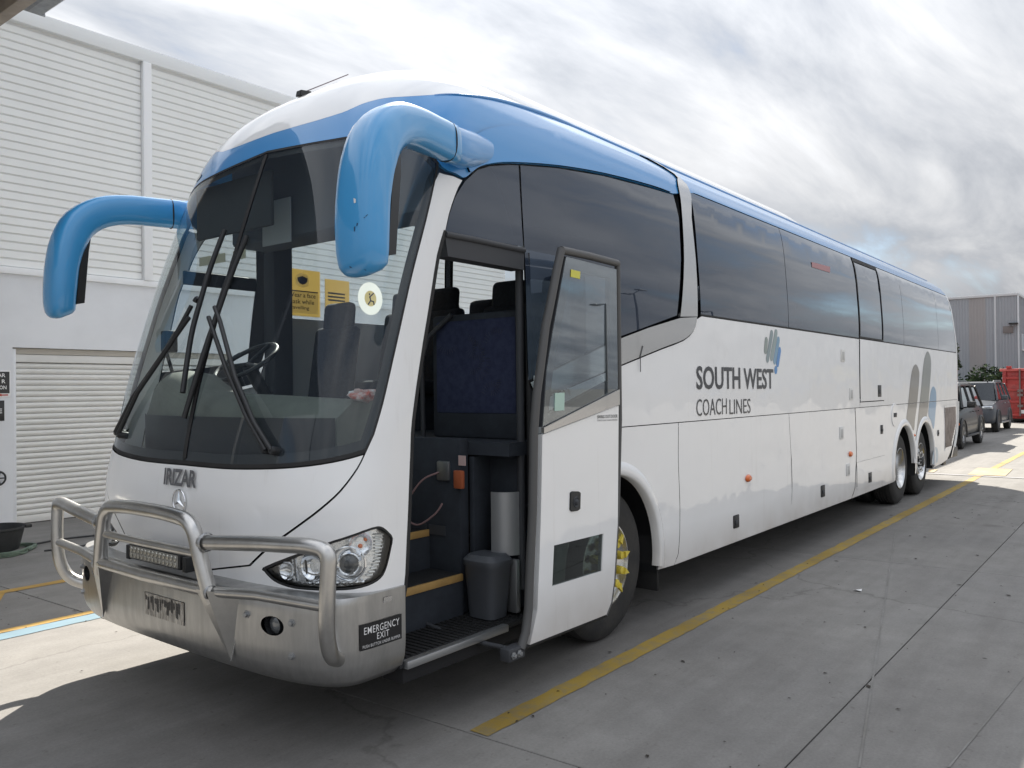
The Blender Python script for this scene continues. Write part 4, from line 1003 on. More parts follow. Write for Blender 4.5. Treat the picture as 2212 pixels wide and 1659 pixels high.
# ------------------------------------------------------------------ mirror arms
def mirror(s):
    e = empty('mirror_arm', (3.19, -.1 if not s else 2.6, 3.0), coach)
    ctr = [(3.26, -.045, 3.055), (3.19, -.09, 3.05), (3.02, -.125, 3.045), (2.84, -.16, 3.035), (2.68, -.195, 2.995), (2.555, -.222, 2.905), (2.485, -.236, 2.77), (2.45, -.242, 2.62), (2.437, -.246, 2.48), (2.434, -.25, 2.37), (2.438, -.25, 2.308), (2.445, -.25, 2.278), (2.449, -.25, 2.268)]
    #       half-width across (y), half-depth in the bend plane
    sz = [(.05, .085), (.062, .102), (.070, .100), (.080, .100), (.095, .105), (.112, .105), (.125, .096), (.130, .086), (.132, .082), (.128, .078), (.118, .072), (.088, .052), (.030, .020)]
    n = 3; P = [np.array(p) for p in smooth_path(ctr, n)]; Z = [np.array((a, b)) for a, b in sz]
    S2 = []
    for i in range(len(Z)-1):
        for k in range(n): S2.append(Z[i]+(Z[i+1]-Z[i])*k/n)
    S2.append(Z[-1]); secs = []; m = 22
    for i, p in enumerate(P):
        t = P[min(i+1, len(P)-1)]-P[max(i-1, 0)]; t /= np.linalg.norm(t); y = np.array([0, 1.0, 0]); y = y-t*(y@t); y /= np.linalg.norm(y); d = np.cross(t, y)
        row = []
        for k in range(m):
            a = 2*PI*k/m; c, s_ = math.cos(a), math.sin(a); r = (abs(c)**3.3+abs(s_)**3.3)**(-1/3.3)
            q = p+y*S2[i][0]*r*c+d*S2[i][1]*r*s_; row.append(my(q) if s else tuple(q))
        secs.append(row)
    me = loftme('arm_shell', secs, deg=60); link('arm_shell', me, BLUEM, e)
    # black glass housing on the rear face of the head
    hb = [(-.105, -.27), (.105, -.27), (.11, .12), (.08, .22), (-.08, .22), (-.11, .12)]
    V = []
    for dx in (.055, .112):
        for (yy, zz) in hb:
            q = (2.44+dx+max(0, zz)*.25, -.245+yy*(1 if dx < .1 else .9), 2.62+zz*(1 if dx < .1 else .95)); V.append(my(q) if s else q)
    link('glass_housing', smooth_angle(fixn(mk('glass_housing', V, [(0, 1, 2, 3, 4, 5), tuple(range(11, 5, -1))]+[(i, (i+1) % 6, 6+(i+1) % 6, 6+i) for i in range(6)])), 30), BLACK, e)
    q = [(2.556+max(0, zz)*.25, -.245+yy*.8, 2.62+zz*.86) for yy, zz in hb]; q = [my(p) for p in q] if s else q
    link('mirror_glass', mk('mirror_glass', q, [tuple(range(6))]), CHROME, e)
    # joint ring at the root
    c = P[4]; t = P[5]-P[3]; t /= np.linalg.norm(t); y = np.array([0, 1.0, 0]); y -= t*(y@t); y /= np.linalg.norm(y); d = np.cross(t, y); ring = []
    for k in range(m+1):
        a = 2*PI*k/m; cc, ss = math.cos(a), math.sin(a); r = (abs(cc)**2.6+abs(ss)**2.6)**(-1/2.6); q = c+y*S2[4][0]*1.0*r*cc+d*S2[4][1]*1.0*r*ss; ring.append(my(q) if s else tuple(q))
    tube('joint_seal', ring, .006, RUBBER, e, seg=6, cap=False)
    # fairing from the joint back into the cove
    fa = []
    for i, (dx, wy, wz, zz, yy) in enumerate(((0, .062, .10, 3.052, -.085), (.10, .068, .105, 3.06, -.055), (.24, .07, .10, 3.09, -.005), (.45, .055, .07, 3.13, .05))):
        row = []
        for k in range(m):
            a = 2*PI*k/m; c_, s_ = math.cos(a), math.sin(a); r = (abs(c_)**2.6+abs(s_)**2.6)**(-1/2.6); q = (3.205+dx, yy+wy*r*c_, zz+wz*r*s_); row.append(my(q) if s else q)
        fa.append(row)
    link('arm_fairing', loftme('arm_fairing', fa, deg=60), BLUE, e)
mirror(0); mirror(1)
CHIP = mat('paint_chip', (.70, .72, .74), .6); SCR = mat('paint_scratch', (.02, .06, .14), .6)
def near_skin(u, v, n=4):          # point just off the near mirror shell along the view ray
    r = ray(u, v); dg = bpy.context.evaluated_depsgraph_get(); ob = [o for o in bpy.data.objects if o.name == 'arm_shell'][0]
    M_ = WM[ob].inverted(); ok, loc, nr, _ = ob.ray_cast(M_ @ Vector(CAM), Vector(r)); return (Vector(loc)+Vector(nr)*.0015) if ok else None
for poly, m_ in (([(764, 428), (769, 430), (769, 438), (765, 439)], CHIP), ([(765, 490), (768, 489), (767, 500), (765, 500)], SCR), ([(771, 482), (774, 482), (772, 488), (770, 489)], SCR), ([(786, 470), (794, 463), (795, 464), (787, 472)], SCR), ([(755, 575), (790, 582), (792, 584), (756, 578)], SCR)):
    P_ = [near_skin(*p) for p in poly]
    if all(p is not None for p in P_): link('paint_scuff', mk('paint_scuff', P_, [(0, 1, 2, 3)]), m_, coach)
for u, v in ((1017, 324), (1024, 323), (1021, 333)):
    a_, z_ = OB(u, v); p_ = Vector(SP(a_, z_)+SN(a_, z_)*.012); link('plug_hole', latheme('plug_hole', [(0, .008), (.004, .007), (.005, 0)], 10, 'z'), BLACK, coach, loc=tuple(p_), rot=tuple(Vector(SN(a_, z_)).to_track_quat('Z', 'Y').to_euler()))

# ------------------------------------------------------------------ wipers
def wiper(pts_arm, pts_blade, piv):
    w = empty('wiper', tuple(SP(*OB(*piv))), coach)
    def s3(px, d): a, z = OB(*px); return Vector(SP(a, z)+SN(a, z)*d)
    tube('wiper_arm', [s3(p, .035) for p in pts_arm], .013, BLACK, w, seg=8, radii=None)
    bl = [s3(p, .022) for p in pts_blade]; tube('wiper_blade', smooth_path(bl, 5), .016, BLACK, w, seg=8)
    a, z = OB(*piv); n = Vector(SN(a, z)); link('pivot', latheme('pivot', [(-.02, .022), (.03, .022), (.042, .016), (.044, 0)], 16, 'z'), BLACK, w, loc=tuple(SP(a, z)), rot=tuple(n.to_track_quat('Z', 'Y').to_euler()))
wiper([(597, 975), (560, 915), (520, 820), (487, 700), (475, 668)], [(540, 513), (505, 600), (470, 700), (440, 790), (405, 905)], (597, 975))
wiper([(585, 975), (545, 905), (500, 800), (462, 690)], [(538, 520), (500, 605), (478, 670)], (580, 972))
wiper([(262, 935), (300, 860), (370, 760), (420, 690)], [(492, 500), (462, 580), (438, 660), (420, 730), (402, 850)], (262, 935))
wiper([(268, 940), (310, 850), (380, 748), (425, 665)], [(428, 655), (433, 648), (436, 652)], (268, 940))

# ------------------------------------------------------------------ wheels
tyre_prof = [(.14, .285), (.145, .30), (.150, .36), (.150, .44), (.138, .495), (.118, .520), (.100, .5285)]
for g in (.075, .035, -.005, -.045): tyre_prof += [(g+.006, .530), (g+.005, .519), (g-.005, .519), (g-.006, .530)]
tyre_prof += [(-.080, .5285), (-.112, .520), (-.134, .495), (-.150, .44), (-.152, .36), (-.146, .30), (-.132, .290)]
tyre_me = latheme('tyre', [(h, r) for h, r in tyre_prof], 56, 'y', 30)
def lugs(parent, n, r, y, m, me, loc, rot=None, sc=1.0, ph=.1):
    for k in range(n):
        t = ph+2*PI*k/n; link(me.name, me, m, parent, loc=(loc[0]+r*math.cos(t), y, loc[2]+r*math.sin(t)), rot=(0, -t, 0) if rot is None else rot, scale=(sc, sc, sc))
nut_me = latheme('wheel_nut', [(0, .018), (-.030, .018), (-.034, .012), (-.036, 0)], 6, 'y', 20)
def arrow_nut():
    a = latheme('nut_pointer', [(0, .019), (-.012, .024), (-.045, .020), (-.05, .0)], 12, 'y', 30)
    bm = bmesh.new(); bm.from_mesh(a); v = [bm.verts.new(p) for p in ((.012, -.043, -.019), (.012, -.043, .019), (.062, -.043, 0), (.012, -.058, -.016), (.012, -.058, .016), (.058, -.056, 0))]
    for f in ((0, 1, 2), (5, 4, 3), (0, 2, 5, 3), (2, 1, 4, 5), (1, 0, 3, 4)): bm.faces.new([v[i] for i in f])
    bmesh.ops.recalc_face_normals(bm, faces=bm.faces); bm.to_mesh(a); bm.free(); return a
arrow_me = arrow_nut()
front_rim = latheme('rim', [(-.135, .298), (-.150, .300), (-.152, .290), (-.13, .278), (-.10, .262), (-.085, .225), (-.10, .205), (-.115, .13), (-.115, .10)], 48, 'y', 40)
deep_rim = latheme('rim', [(-.138, .298), (-.155, .301), (-.157, .292), (-.135, .278), (-.02, .262), (.06, .255), (.075, .20), (.06, .12), (.02, .11), (.015, 0)], 48, 'y', 40)
alloy_rim = latheme('rim', [(-.138, .298), (-.155, .301), (-.157, .290), (-.12, .276), (-.075, .262), (-.085, .24), (-.125, .205), (-.135, .165), (-.135, .09)], 48, 'y', 40)
hub_me = latheme('hub', [(-.10, .105), (-.16, .10), (-.175, .075), (-.18, .0)], 28, 'y', 40)
hubp_me = latheme('hub', [(-.13, .085), (-.185, .082), (-.20, .06), (-.205, 0)], 24, 'y', 40)
def wheel(x, y, kind, s=1):
    w = empty('wheel', (x, y, WZ), coach); L = (x, y, WZ); rt = (0, 0, 0) if s == 1 else (0, 0, PI)
    link('tyre', tyre_me, TYRE, w, loc=L, rot=rt)
    if kind == 'front':
        link('rim', front_rim, RIM, w, loc=L, rot=rt); link('hub', hub_me, STEELG, w, loc=L, rot=rt)
        if s == 1:
            lugs(w, 10, .1675, y-.125, YNUT, arrow_me, L, ph=.25, sc=1.35); lugs(w, 6, .06, y-.165, RIM, nut_me, L, sc=.5)
    elif kind == 'drive':
        link('rim', deep_rim, RIM, w, loc=L, rot=rt)
        if s == 1: lugs(w, 10, .155, y+.07, STEELG, nut_me, L)
    else:
        link('rim', alloy_rim, RIM, w, loc=L, rot=rt); link('hub', hubp_me, BLACK, w, loc=L, rot=rt)
        if s == 1:
            lugs(w, 10, .15, y-.125, BLACK, nut_me, L, sc=1.35)
            hole = latheme('hand_hole', [(0, .031), (-.002, .031), (-.003, 0)], 14, 'y', 30)
            for k in range(10):
                t = .3+2*PI*k/10; link('hand_hole', hole, BLACK, w, loc=(x+.224*math.cos(t), y-.105, WZ+.224*math.sin(t)), rot=(0, -t, 0), scale=(1, 1, .8))
            lugs(w, 10, .085, y-.15, RIM, nut_me, L, sc=.9, ph=.4)
YW = .19
wheel(FX, YW, 'front'); wheel(DX, YW, 'drive'); wheel(TX, YW, 'tag')
wheel(FX, 2*YC-YW, 'front', -1); wheel(DX, 2*YC-YW, 'drive', -1); wheel(TX, 2*YC-YW, 'tag', -1)
link('inner_tyre', tyre_me, TYRE, coach, loc=(DX, YW+.34, WZ)); link('inner_tyre', tyre_me, TYRE, coach, loc=(DX, 2*YC-YW-.34, WZ))
# dark wheel wells and mud flap
def well(cx, w0, w1, r=.66):
    secs = []
    for t in np.linspace(PI+.25, -.25, 25): c, s = math.cos(t), math.sin(t); secs.append([(cx+r*c, w0, WZ+r*s), (cx+r*c, w1, WZ+r*s)])
    V = [p for s in secs for p in s]; Fc = [(2*i, 2*i+1, 2*i+3, 2*i+2) for i in range(len(secs)-1)]
    link('wheel_well', mk('wheel_well', V, Fc, smooth=True), BLACK, coach)
    n = len(V); V2 = [(cx, w1, WZ)]+[s[1] for s in secs]; link('well_back', mk('well_back', V2, [(0, i, i+1) for i in range(1, len(V2)-1)]), BLACK, coach)
for c in (FX, DX, TX): well(c, YS+.02, .75)
box('mud_flap', (5.56, 5.58), (.0, .36), (.22, .75), RUBBER, coach, .006)
# underframe
UB = mat('underbody_dark', (.018, .018, .02), .9)
box('underframe', (5.55, 12.3), (.03, 2.47), (.40, 1.38), UB, coach)
box('underframe', (15.2, 16.9), (.05, 2.45), (.60, 1.38), UB, coach)
box('axle', (4.8, 5.0), (.4, 2.1), (.45, .6), UB, coach, .02); box('axle', (13.0, 13.26), (.6, 1.9), (.42, .64), UB, coach, .03)

# ------------------------------------------------------------------ open swing-out door
dr = empty('entry_door', (3.9, -.25, .35), coach)
def dpt(u, v, d=0.0):
    r = ray(u, v); k = .075; c = -.255-k*3.6; t = (c+k*CAM[0]-CAM[1])/(r[1]-k*r[0]); p = CAM+r*t
    return p+np.array([k, -1, 0])/math.hypot(1, k)*d
def dslab(name, px, m, d0, d1, parent=dr, holes=None, bev=0):
    A = [dpt(*p, d0) for p in px]; B = [dpt(*p, d1) for p in px]; n = len(px)
    me = fixn(mk(name, A+B, [tuple(range(n)), tuple(range(2*n-1, n-1, -1))]+[(i, (i+1) % n, n+(i+1) % n, n+i) for i in range(n)]))
    if bev:
        bm = bmesh.new(); bm.from_mesh(me); bmesh.ops.bevel(bm, geom=bm.edges[:], offset=bev, segments=2, affect='EDGES'); bm.to_mesh(me); bm.free(); smooth_angle(me, 40)
    return link(name, me, m, parent)
front_e = [(1214, 538), (1204, 584), (1191, 652), (1180, 705), (1170, 785), (1161, 851), (1155, 928), (1152, 1104), (1146, 1236), (1143, 1318), (1137, 1366), (1126, 1402)]
rear_e = [(1335, 568), (1337, 732), (1339, 905), (1334, 1104), (1325, 1252), (1318, 1302), (1307, 1330)]
glass_px = [(1222, 556), (1329, 583), (1332, 839), (1172, 919), (1180, 800), (1193, 718)]
low_win = [(1193, 1178), (1300, 1152), (1297, 1233), (1189, 1266)]
wpan = [(1168, 939), (1333, 876), (1331, 1130), (1321, 1288), (1309, 1326), (1141, 1392), (1157, 1318), (1162, 1200), (1165, 1100)]
def dring(name, outer, inner_, m, d0, d1):
    n = len(outer); k = len(inner_); pts = [Vector(p) for p in outer]+[Vector(p) for p in inner_]
    r = delaunay_2d_cdt(pts, [(i, (i+1) % n) for i in range(n)]+[(n+i, n+(i+1) % k) for i in range(k)], [], 0, 1e-6)
    V2 = [tuple(v) for v in r[0]]; Fq = []
    for f in r[2]:
        c = (sum(V2[i][0] for i in f)/3, sum(V2[i][1] for i in f)/3)
        if inpoly(c, outer) and not inpoly(c, inner_): Fq.append(tuple(f))
    N0 = len(V2); V = [dpt(*p, d0) for p in V2]+[dpt(*p, d1) for p in V2]
    Fc = Fq+[tuple(N0+i for i in f[::-1]) for f in Fq]
    for off, cnt in ((0, n), (n, k)):
        for i in range(cnt): a = off+i; b = off+(i+1) % cnt; Fc.append((a, b, N0+b, N0+a))
    return link(name, fixn(mk(name, V, Fc)), m, dr)
dring('lower_panel', wpan, low_win, WHITE, .012, -.02)
dslab('lower_window', inset(low_win, -1.5), glass('door_low_glass', (.34, .40, .38)), .004, .003)
dslab('window_pane', inset(glass_px, -1), glass('door_glass', (.70, .77, .80), ior=1.9, k=1.8), .006, .005)
dring('window_border', inset(glass_px, -2), [(1236, 585), (1316, 601), (1317, 822), (1184, 894), (1197, 770), (1208, 718)], DGREY, .003, -.03)
dslab('belt_trim', [(1169, 924), (1333, 841), (1333, 874), (1169, 936)], SILVER, .020, .0)
DF = mat('door_edge_rubber_grey', (.085, .085, .085), .5)
tube('front_edge', [dpt(*p, -.005) for p in front_e], .026, DF, dr, seg=10)
tube('rear_edge', [dpt(*p, -.005) for p in rear_e], .020, DF, dr, seg=10)
tube('top_edge', [dpt(*p, -.005) for p in ((1214, 540), (1275, 553), (1335, 569))], .024, DF, dr, seg=10)
tube('bottom_edge', [dpt(*p, -.015) for p in ((1127, 1402), (1220, 1365), (1307, 1331))], .016, RUBBER, dr, seg=8)
hp = dslab('door_handle', [(1227, 1064), (1231, 1061), (1245, 1061), (1249, 1064), (1248, 1099), (1243, 1103), (1230, 1105), (1226, 1101)], BLACK, .020, .0, bev=.003)
p = dpt(1238, 1084, .02); link('handle_knob', latheme('handle_knob', [(0, .034), (-.006, .03), (-.002, .02), (-.016, .012), (-.018, 0)], 18, 'y'), DGREY, dr, loc=tuple(p))
box('hinge_bracket', (3.42, 3.56), (-.27, -.20), (.30, .37), DGREY, dr, .01)
for dx in (0, .05): link('bolt', bolt_me, STAIN, dr, loc=(3.45+dx, -.275, .335), rot=(PI/2, 0, 0))
tube('door_strut', [(3.52, -.22, .34), (3.45, .1, .36), (3.40, .35, .42)], .014, DGREY, dr, seg=8)
tube('door_arm', [(3.96, .0, 1.05), (3.93, -.12, 1.10), (3.90, -.21, 1.10)], .018, BLACK, dr, seg=8)
def dfn(p00, p10, p01, d=.0145):
    def f(u, v): return dpt(p00[0]+(p10[0]-p00[0])*u+(p01[0]-p00[0])*v, p00[1]+(p10[1]-p00[1])*u+(p01[1]-p00[1])*v, d)
    return f
text_on('door_lettering', 'SWING OUT DOOR', dfn((1286, 904), (1330, 902), (1286, 897)), INK, dr, bold=.012)
text_on('door_lettering', 'STAND CLEAR WHEN OPENING', dfn((1286, 910), (1330, 908.5), (1286, 906.5)), INK, dr)
YST = mat('yellow_sticker', (.66, .62, .10), .6); GST = mat('green_notice', (.45, .62, .54), .6)
dslab('glass_sticker', [(1231, 582), (1251, 587), (1250, 603), (1230, 598)], YST, .009, .008)
dslab('glass_sticker', [(1196, 849), (1217, 848), (1216, 886), (1195, 888)], GST, .009, .008)

# ------------------------------------------------------------------ door opening and step well
jf = [Vector(SP(*p)+SN(*p)*-.01) for p in spl(df[3:], 2)]
tube('jamb_seal', jf, .016, RUBBER, coach, seg=8)
JX = 3.965
tube('jamb_seal', [(JX, YS+.02, .40), (JX, YS+.02, 1.5), (JX, YS+.025, 2.3), (JX-.01, YC-Wf(2.58)+.02, 2.58)], .020, RUBBER, coach, seg=8)
tube('jamb_post', [(JX-.02, .045, .55), (JX-.02, .045, 2.56)], .026, DGREY, coach, seg=10)
hdr = [OB(962, 505), OB(1132, 541)]
tube('header_seal', [Vector(SP(*OB(u, v))) for u, v in ((962, 506), (1020, 517), (1080, 530), (1132, 541))], .018, DGREY, coach, seg=8)
hm = [Vector(SP(*OB(u, v))) for u, v in ((962, 512), (1132, 547))]
V = [hm[0], hm[1], hm[1]+Vector((0, 0, -.10)), hm[0]+Vector((.02, 0, -.10))]; V2 = [p+Vector((0, .10, 0)) for p in V]
link('header_beam', fixn(mk('header_beam', V+V2, [(0, 1, 2, 3), (7, 6, 5, 4)]+[(i, (i+1) % 4, 4+(i+1) % 4, 4+i) for i in range(4)])), DGREY, coach)
CHK = mat('ribbed_step_rubber', (.020, .021, .023), .7, bump=.8, bscale=120)
steps = ((.40, -.02, .32), (.645, .32, .60), (.885, .60, .88), (1.12, .88, 1.30))
for i, (z, y0, y1) in enumerate(steps):
    x1 = 3.95 if i == 0 else 3.72
    box('step_tread', (2.86, x1 if i else 4.1), (y0, y1+.02), (z-.03, z), CHK, coach, .004)
    if i: box('step_riser', (2.86, x1), (y0, y0+.015), (steps[i-1][0], z-.03), INTER, coach); box('step_edge_strip', (2.90, x1-.01), (y0-.008, y0+.012), (z-.038, z+.004), YSTRIP, coach, .003)
    else: box('sill_strip', (2.89, 3.70), (-.045, .0), (z-.035, z+.006), STAIN, coach, .006)
for k in range(26): box('tread_rib', (2.90+k*.040, 2.912+k*.040), (.02, .31), (.40, .406), RUBBER, coach)
box('under_step', (2.9, 3.9), (.0, 1.2), (.28, .36), UB, coach, .01)
tube('step_rail', [(2.95, .05, .31), (3.9, .02, .33)], .018, DGREY, coach, seg=8)
box('well_front_wall', (2.80, 2.86), (.06, 1.3), (.38, 1.34), INTER, coach)
box('well_rear_wall', (3.72, 3.80), (.34, 1.35), (.38, 1.46), INTER, coach, .01)
box('well_side_box', (3.96, 4.30), (.06, .34), (.42, 1.35), INTER, coach, .03)
# curved stainless cover beside the steps
sec = []
for t in np.linspace(-.2, 1.35, 10): sec.append(((3.93-.13*math.cos(t)+.02), .16-.15*math.sin(t)*.8))
V = [(x, y, z) for z in (.76, 1.14) for x, y in sec]+[(x+.01, y+.01, z) for z in (.76, 1.14) for x, y in sec]; n = len(sec)
link('curved_cover', smooth_angle(fixn(mk('curved_cover', V, [(i, i+1, n+i+1, n+i) for i in range(n-1)])), 60), mat('satin_cover_grey', (.40, .41, .42), .45, .5), coach)
box('well_panel', (3.80, 3.97), (.30, .34), (.42, 1.35), INTER, coach, .01)
box('door_post_panel', (3.86, 3.90), (.02, .10), (.42, .74), STAIN, coach, .01)
# switch box, small labels and lanyard in the well
box('switch_box', (3.70, 3.73), (.42, .52), (1.20, 1.32), STAIN, coach, .01)
box('stop_switch', (3.69, 3.72), (.30, .37), (1.16, 1.27), mat('switch_orange', (.45, .12, .05), .5), coach, .008)
box('warning_label', (3.712, 3.718), (.29, .345), (1.30, 1.36), mat('label_white_red', (.62, .45, .43), .6), coach)
tube('lanyard', smooth_path([(3.70, .50, 1.25), (3.66, .60, 1.20), (3.64, .70, 1.08), (3.63, .74, .98), (3.65, .64, .92), (3.68, .52, .99), (3.70, .47, 1.06)], 6), .006, mat('lanyard_cord', (.35, .22, .22), .8), coach, seg=6)
for z0, z1, y0, y1 in ((.86, .92, .62, .78), (.78, .85, .64, .78), (.70, .77, .65, .78), (.60, .69, .66, .78), (.86, .92, .46, .60)): box('notice_label', (3.712, 3.717), (y0, y1), (z0, z1), mat('dim_notice', (.06, .065, .075), .6), coach)

# ------------------------------------------------------------------ interior
box('passenger_floor', (3.80, 16.7), (.02, 2.48), (1.36, 1.44), INTER, coach)
box('driver_floor', (2.86, 3.80), (1.30, 2.46), (1.02, 1.10), INTER, coach)
box('ceiling_lining', (3.75, 16.5), (.14, 2.36), (3.42, 3.46), CEIL, coach)
box('parcel_rack', (4.4, 16.3), (1.95, 2.38), (3.26, 3.41), mat('rack_grey', (.10, .11, .125), .8), coach, .04)
box('parcel_rack', (6.3, 16.3), (.14, .50), (3.20, 3.41), MATS['rack_grey'], coach, .04)
box('front_bulkhead', (3.42, 3.74), (.22, 2.28), (2.80, 3.38), mat('bulkhead_slate', (.12, .135, .16), .8), coach, .03)
box('route_card', (3.395, 3.405), (1.55, 1.86), (2.76, 3.06), mat('paper_card', (.62, .66, .70), .8), coach)
box('sun_blind', (3.10, 3.13), (1.35, 2.20), (2.80, 3.15), mat('blind_mesh', (.05, .055, .06), .9), coach, .01)
# dashboard: swept top with a binnacle before the driver
def dash():
    secs = []
    for y in np.linspace(.30, 2.34, 27):
        b = math.exp(-((y-1.86)/.30)**2); e = abs(y-YC)/1.1; xf = 2.585+.24*e**3; zt = 1.70+.04*math.sin((y-.3)*1.4)+.155*b
        secs.append([(xf, y, 1.30), (xf+.0, y, 1.62), (xf+.03, y, zt-.06), (xf+.10, y, zt-.005), (xf+.22, y, zt+.01), (xf+.36, y, zt-.01), (xf+.44, y, zt-.09), (xf+.46, y, 1.42), (xf+.30, y, 1.12)])
    V = [p for s in secs for p in s]; n = 9; Fc = [(i*n+k, i*n+k+1, (i+1)*n+k+1, (i+1)*n+k) for i in range(len(secs)-1) for k in range(n-1)]
    Fc += [tuple(range(n)), tuple((len(secs)-1)*n+k for k in range(n))]
    link('dashboard', smooth_angle(fixn(mk('dashboard', V, Fc)), 50), DASH, coach)
    secs = [[(x-.012, y, z) for x, y, z in s[:2]] for s in secs]; V = [p for s in secs for p in s]
    link('dash_front', mk('dash_front', V, [(2*i, 2*i+1, 2*i+3, 2*i+2) for i in range(len(secs)-1)], smooth=True), BLACK, coach)
dash()
sw = empty('steering_wheel', (3.28, 1.86, 1.93), coach)
C0 = Vector((3.26, 1.86, 1.96)); nx = Vector((-.55, 0, .83)).normalized(); ax = Vector((0, 1, 0)); ay = nx.cross(ax)
tube('wheel_ring', [C0+ax*.225*math.cos(t)+ay*.225*math.sin(t) for t in np.linspace(0, 2*PI, 41)], .016, BLACK, sw, seg=10, cap=False)
for t in (.3, PI-.3, -PI/2): tube('spoke', [C0-nx*.02, C0+ax*.22*math.cos(t)+ay*.22*math.sin(t)], .016, BLACK, sw, seg=8)
tube('column', [C0-nx*.03, C0-nx*.42], .045, BLACK, sw, seg=12)
tube('rim_highlight', [C0+nx*.004+ax*.225*math.cos(t)+ay*.225*math.sin(t) for t in np.linspace(-.5, .9, 12)], .0145, DGREY, sw, seg=8)
def seat_parts(parent, head=True):
    def rb(name, x, y, z, m, b, shear=0):
        me = boxme(name, x, y, z, b, 3)
        for v in me.vertices: v.co.x += shear*(v.co.z-z[0])
        return link(name, me, m, parent)
    rb('seat_cushion', (-.25, .25), (-.22, .22), (.36, .48), SEATM, .05)
    rb('seat_back', (.16, .28), (-.22, .22), (.44, 1.08), SEATM, .05, .16)
    rb('headrest', (.27, .37), (-.15, .15), (1.03, 1.26), SEATM, .045, .10)
    rb('pedestal', (-.12, .16), (-.15, .15), (.0, .36), INTER, .02)
ps = empty('passenger_seat', (0, 0, 0), coach); seat_parts(ps)
spots = [(x, y) for x in [4.42+.86*i for i in range(13)] for y in (.30, .76, 1.74, 2.20)]
for i, (x, y) in enumerate(spots):
    o = ps if i == 0 else copy_tree(ps, coach)
    if i: o.matrix_parent_inverse = ps.matrix_parent_inverse.copy()
    o.location = (x, y, 1.44 if x > 6 else 1.30)
    if x < 5 and y > 1.5: o.location = (x+.35, y, 1.36)
ds = empty('driver_seat', (0, 0, 0), coach); seat_parts(ds); ds.location = (3.72, 1.84, 1.16)
# modesty panel with patterned cloth in front of the first seats
box('modesty_panel', (4.06, 4.09), (.17, .86), (1.60, 2.22), FABRIC, coach, .02)
box('modesty_frame', (4.07, 4.11), (.14, .90), (1.44, 2.26), INTER, coach, .02)
FP = mat('fabric_swirl_thread', (.075, .080, .12), .9)
rnd = random.Random(11)
for k in range(9):
    cy, cz, rr, a0 = rnd.uniform(.28, .75), rnd.uniform(1.70, 2.12), rnd.uniform(.05, .09), rnd.uniform(0, 6.28)
    for j in range(9):
        t = a0+j*.22; p = Vector((4.057, cy+rr*math.cos(t), cz+rr*math.sin(t))); q = Vector((4.057, cy+(rr+.035)*math.cos(t), cz+(rr+.035)*math.sin(t)))
        if .18 < q.y < .85 and 1.61 < q.z < 2.21: tube('cloth_swirl', [p, q], .0014, FP, coach, seg=3)
tube('grab_rail', [(4.0, .92, 1.44), (4.0, .93, 1.95), (4.02, .88, 2.12), (4.05, .7, 2.26)], .016, DGREY, coach, seg=8)
box('pillar_trim', (3.80, 3.98), (2.30, 2.44), (1.4, 3.4), DGREY, coach, .02)
# notices on the far windows
YP = YC+Wf(2.5)-.035
def notice(name, px0, px1, m):
    A, B = hit(*px0, 1, YP), hit(*px1, 1, YP)
    return box(name, (A[0], B[0]), (YP, YP+.004), (B[2], A[2]), m, coach), A, B
YN = paper('notice_yellow', (.66, .54, .27)); WN = paper('notice_white', (.82, .82, .80)); NV = mat('notice_navy', (.05, .07, .15), .7)
o, A, B = notice('face_mask_notice', (612, 577), (692, 686), YN)
def nf(u0, v0, u1, v1, A=A, B=B, d=.004): return lambda u, v: (A[0]+(B[0]-A[0])*(u0+(u1-u0)*u), YP-d, B[2]+(A[2]-B[2])*(v0+(v1-v0)*v))
def nquad(name, f, m, par): return link(name, mk(name, [f(0, 0), f(1, 0), f(1, 1), f(0, 1)], [(0, 1, 2, 3)]), m, par)
nquad('notice_field', nf(.07, .06, .93, .52, d=.002), WN, o); nquad('notice_rule', nf(.07, .52, .93, .545, d=.003), NV, o)
for i, s in enumerate(('Wear a face', 'mask while', 'travelling')): text_on('notice_text', s, nf(.12, .40-.14*i, .12+(.74, .70, .56)[i], .50-.14*i), NV, o, bold=.012)
cc = [(.5+.19*math.cos(t), .77+.15*math.sin(t)) for t in np.linspace(0, 2*PI, 25)[:-1]]
link('notice_disc', mk('notice_disc', [nf(0, 0, 1, 1, d=.003)(u, v) for u, v in cc], [tuple(range(24))]), WN, o)
mk_ = [(.36, .82), (.50, .86), (.64, .82), (.63, .75), (.58, .70), (.50, .675), (.42, .70), (.37, .75)]
link('mask_symbol', mk('mask_symbol', [nf(0, 0, 1, 1, d=.005)(u, v) for u, v in mk_], [tuple(range(8))]), NV, o)
o2, A2, B2 = notice('small_notice', (702, 602), (755, 690), YN)
for i in range(3):
    f = lambda u, v, i=i: (A2[0]+(B2[0]-A2[0])*(.1+.7*u), YP-.004, B2[2]+(A2[2]-B2[2])*(.62-.09*i+.045*v)); nquad('notice_rule', f, mat('notice_text_brown', (.32, .26, .16), .8), o2)
Pc = hit(800, 645, 1, YP); rw = .145
dsc = link('belt_notice', mk('belt_notice', [(Pc[0]+rw*math.cos(t), YP, Pc[2]+rw*math.sin(t)) for t in np.linspace(0, 2*PI, 33)[:-1]], [tuple(range(32))]), WN, coach)
link('notice_disc', mk('notice_disc', [(Pc[0]+.07*math.cos(t), YP-.002, Pc[2]+.07*math.sin(t)) for t in np.linspace(0, 2*PI, 25)[:-1]], [tuple(range(24))]), YN, dsc)
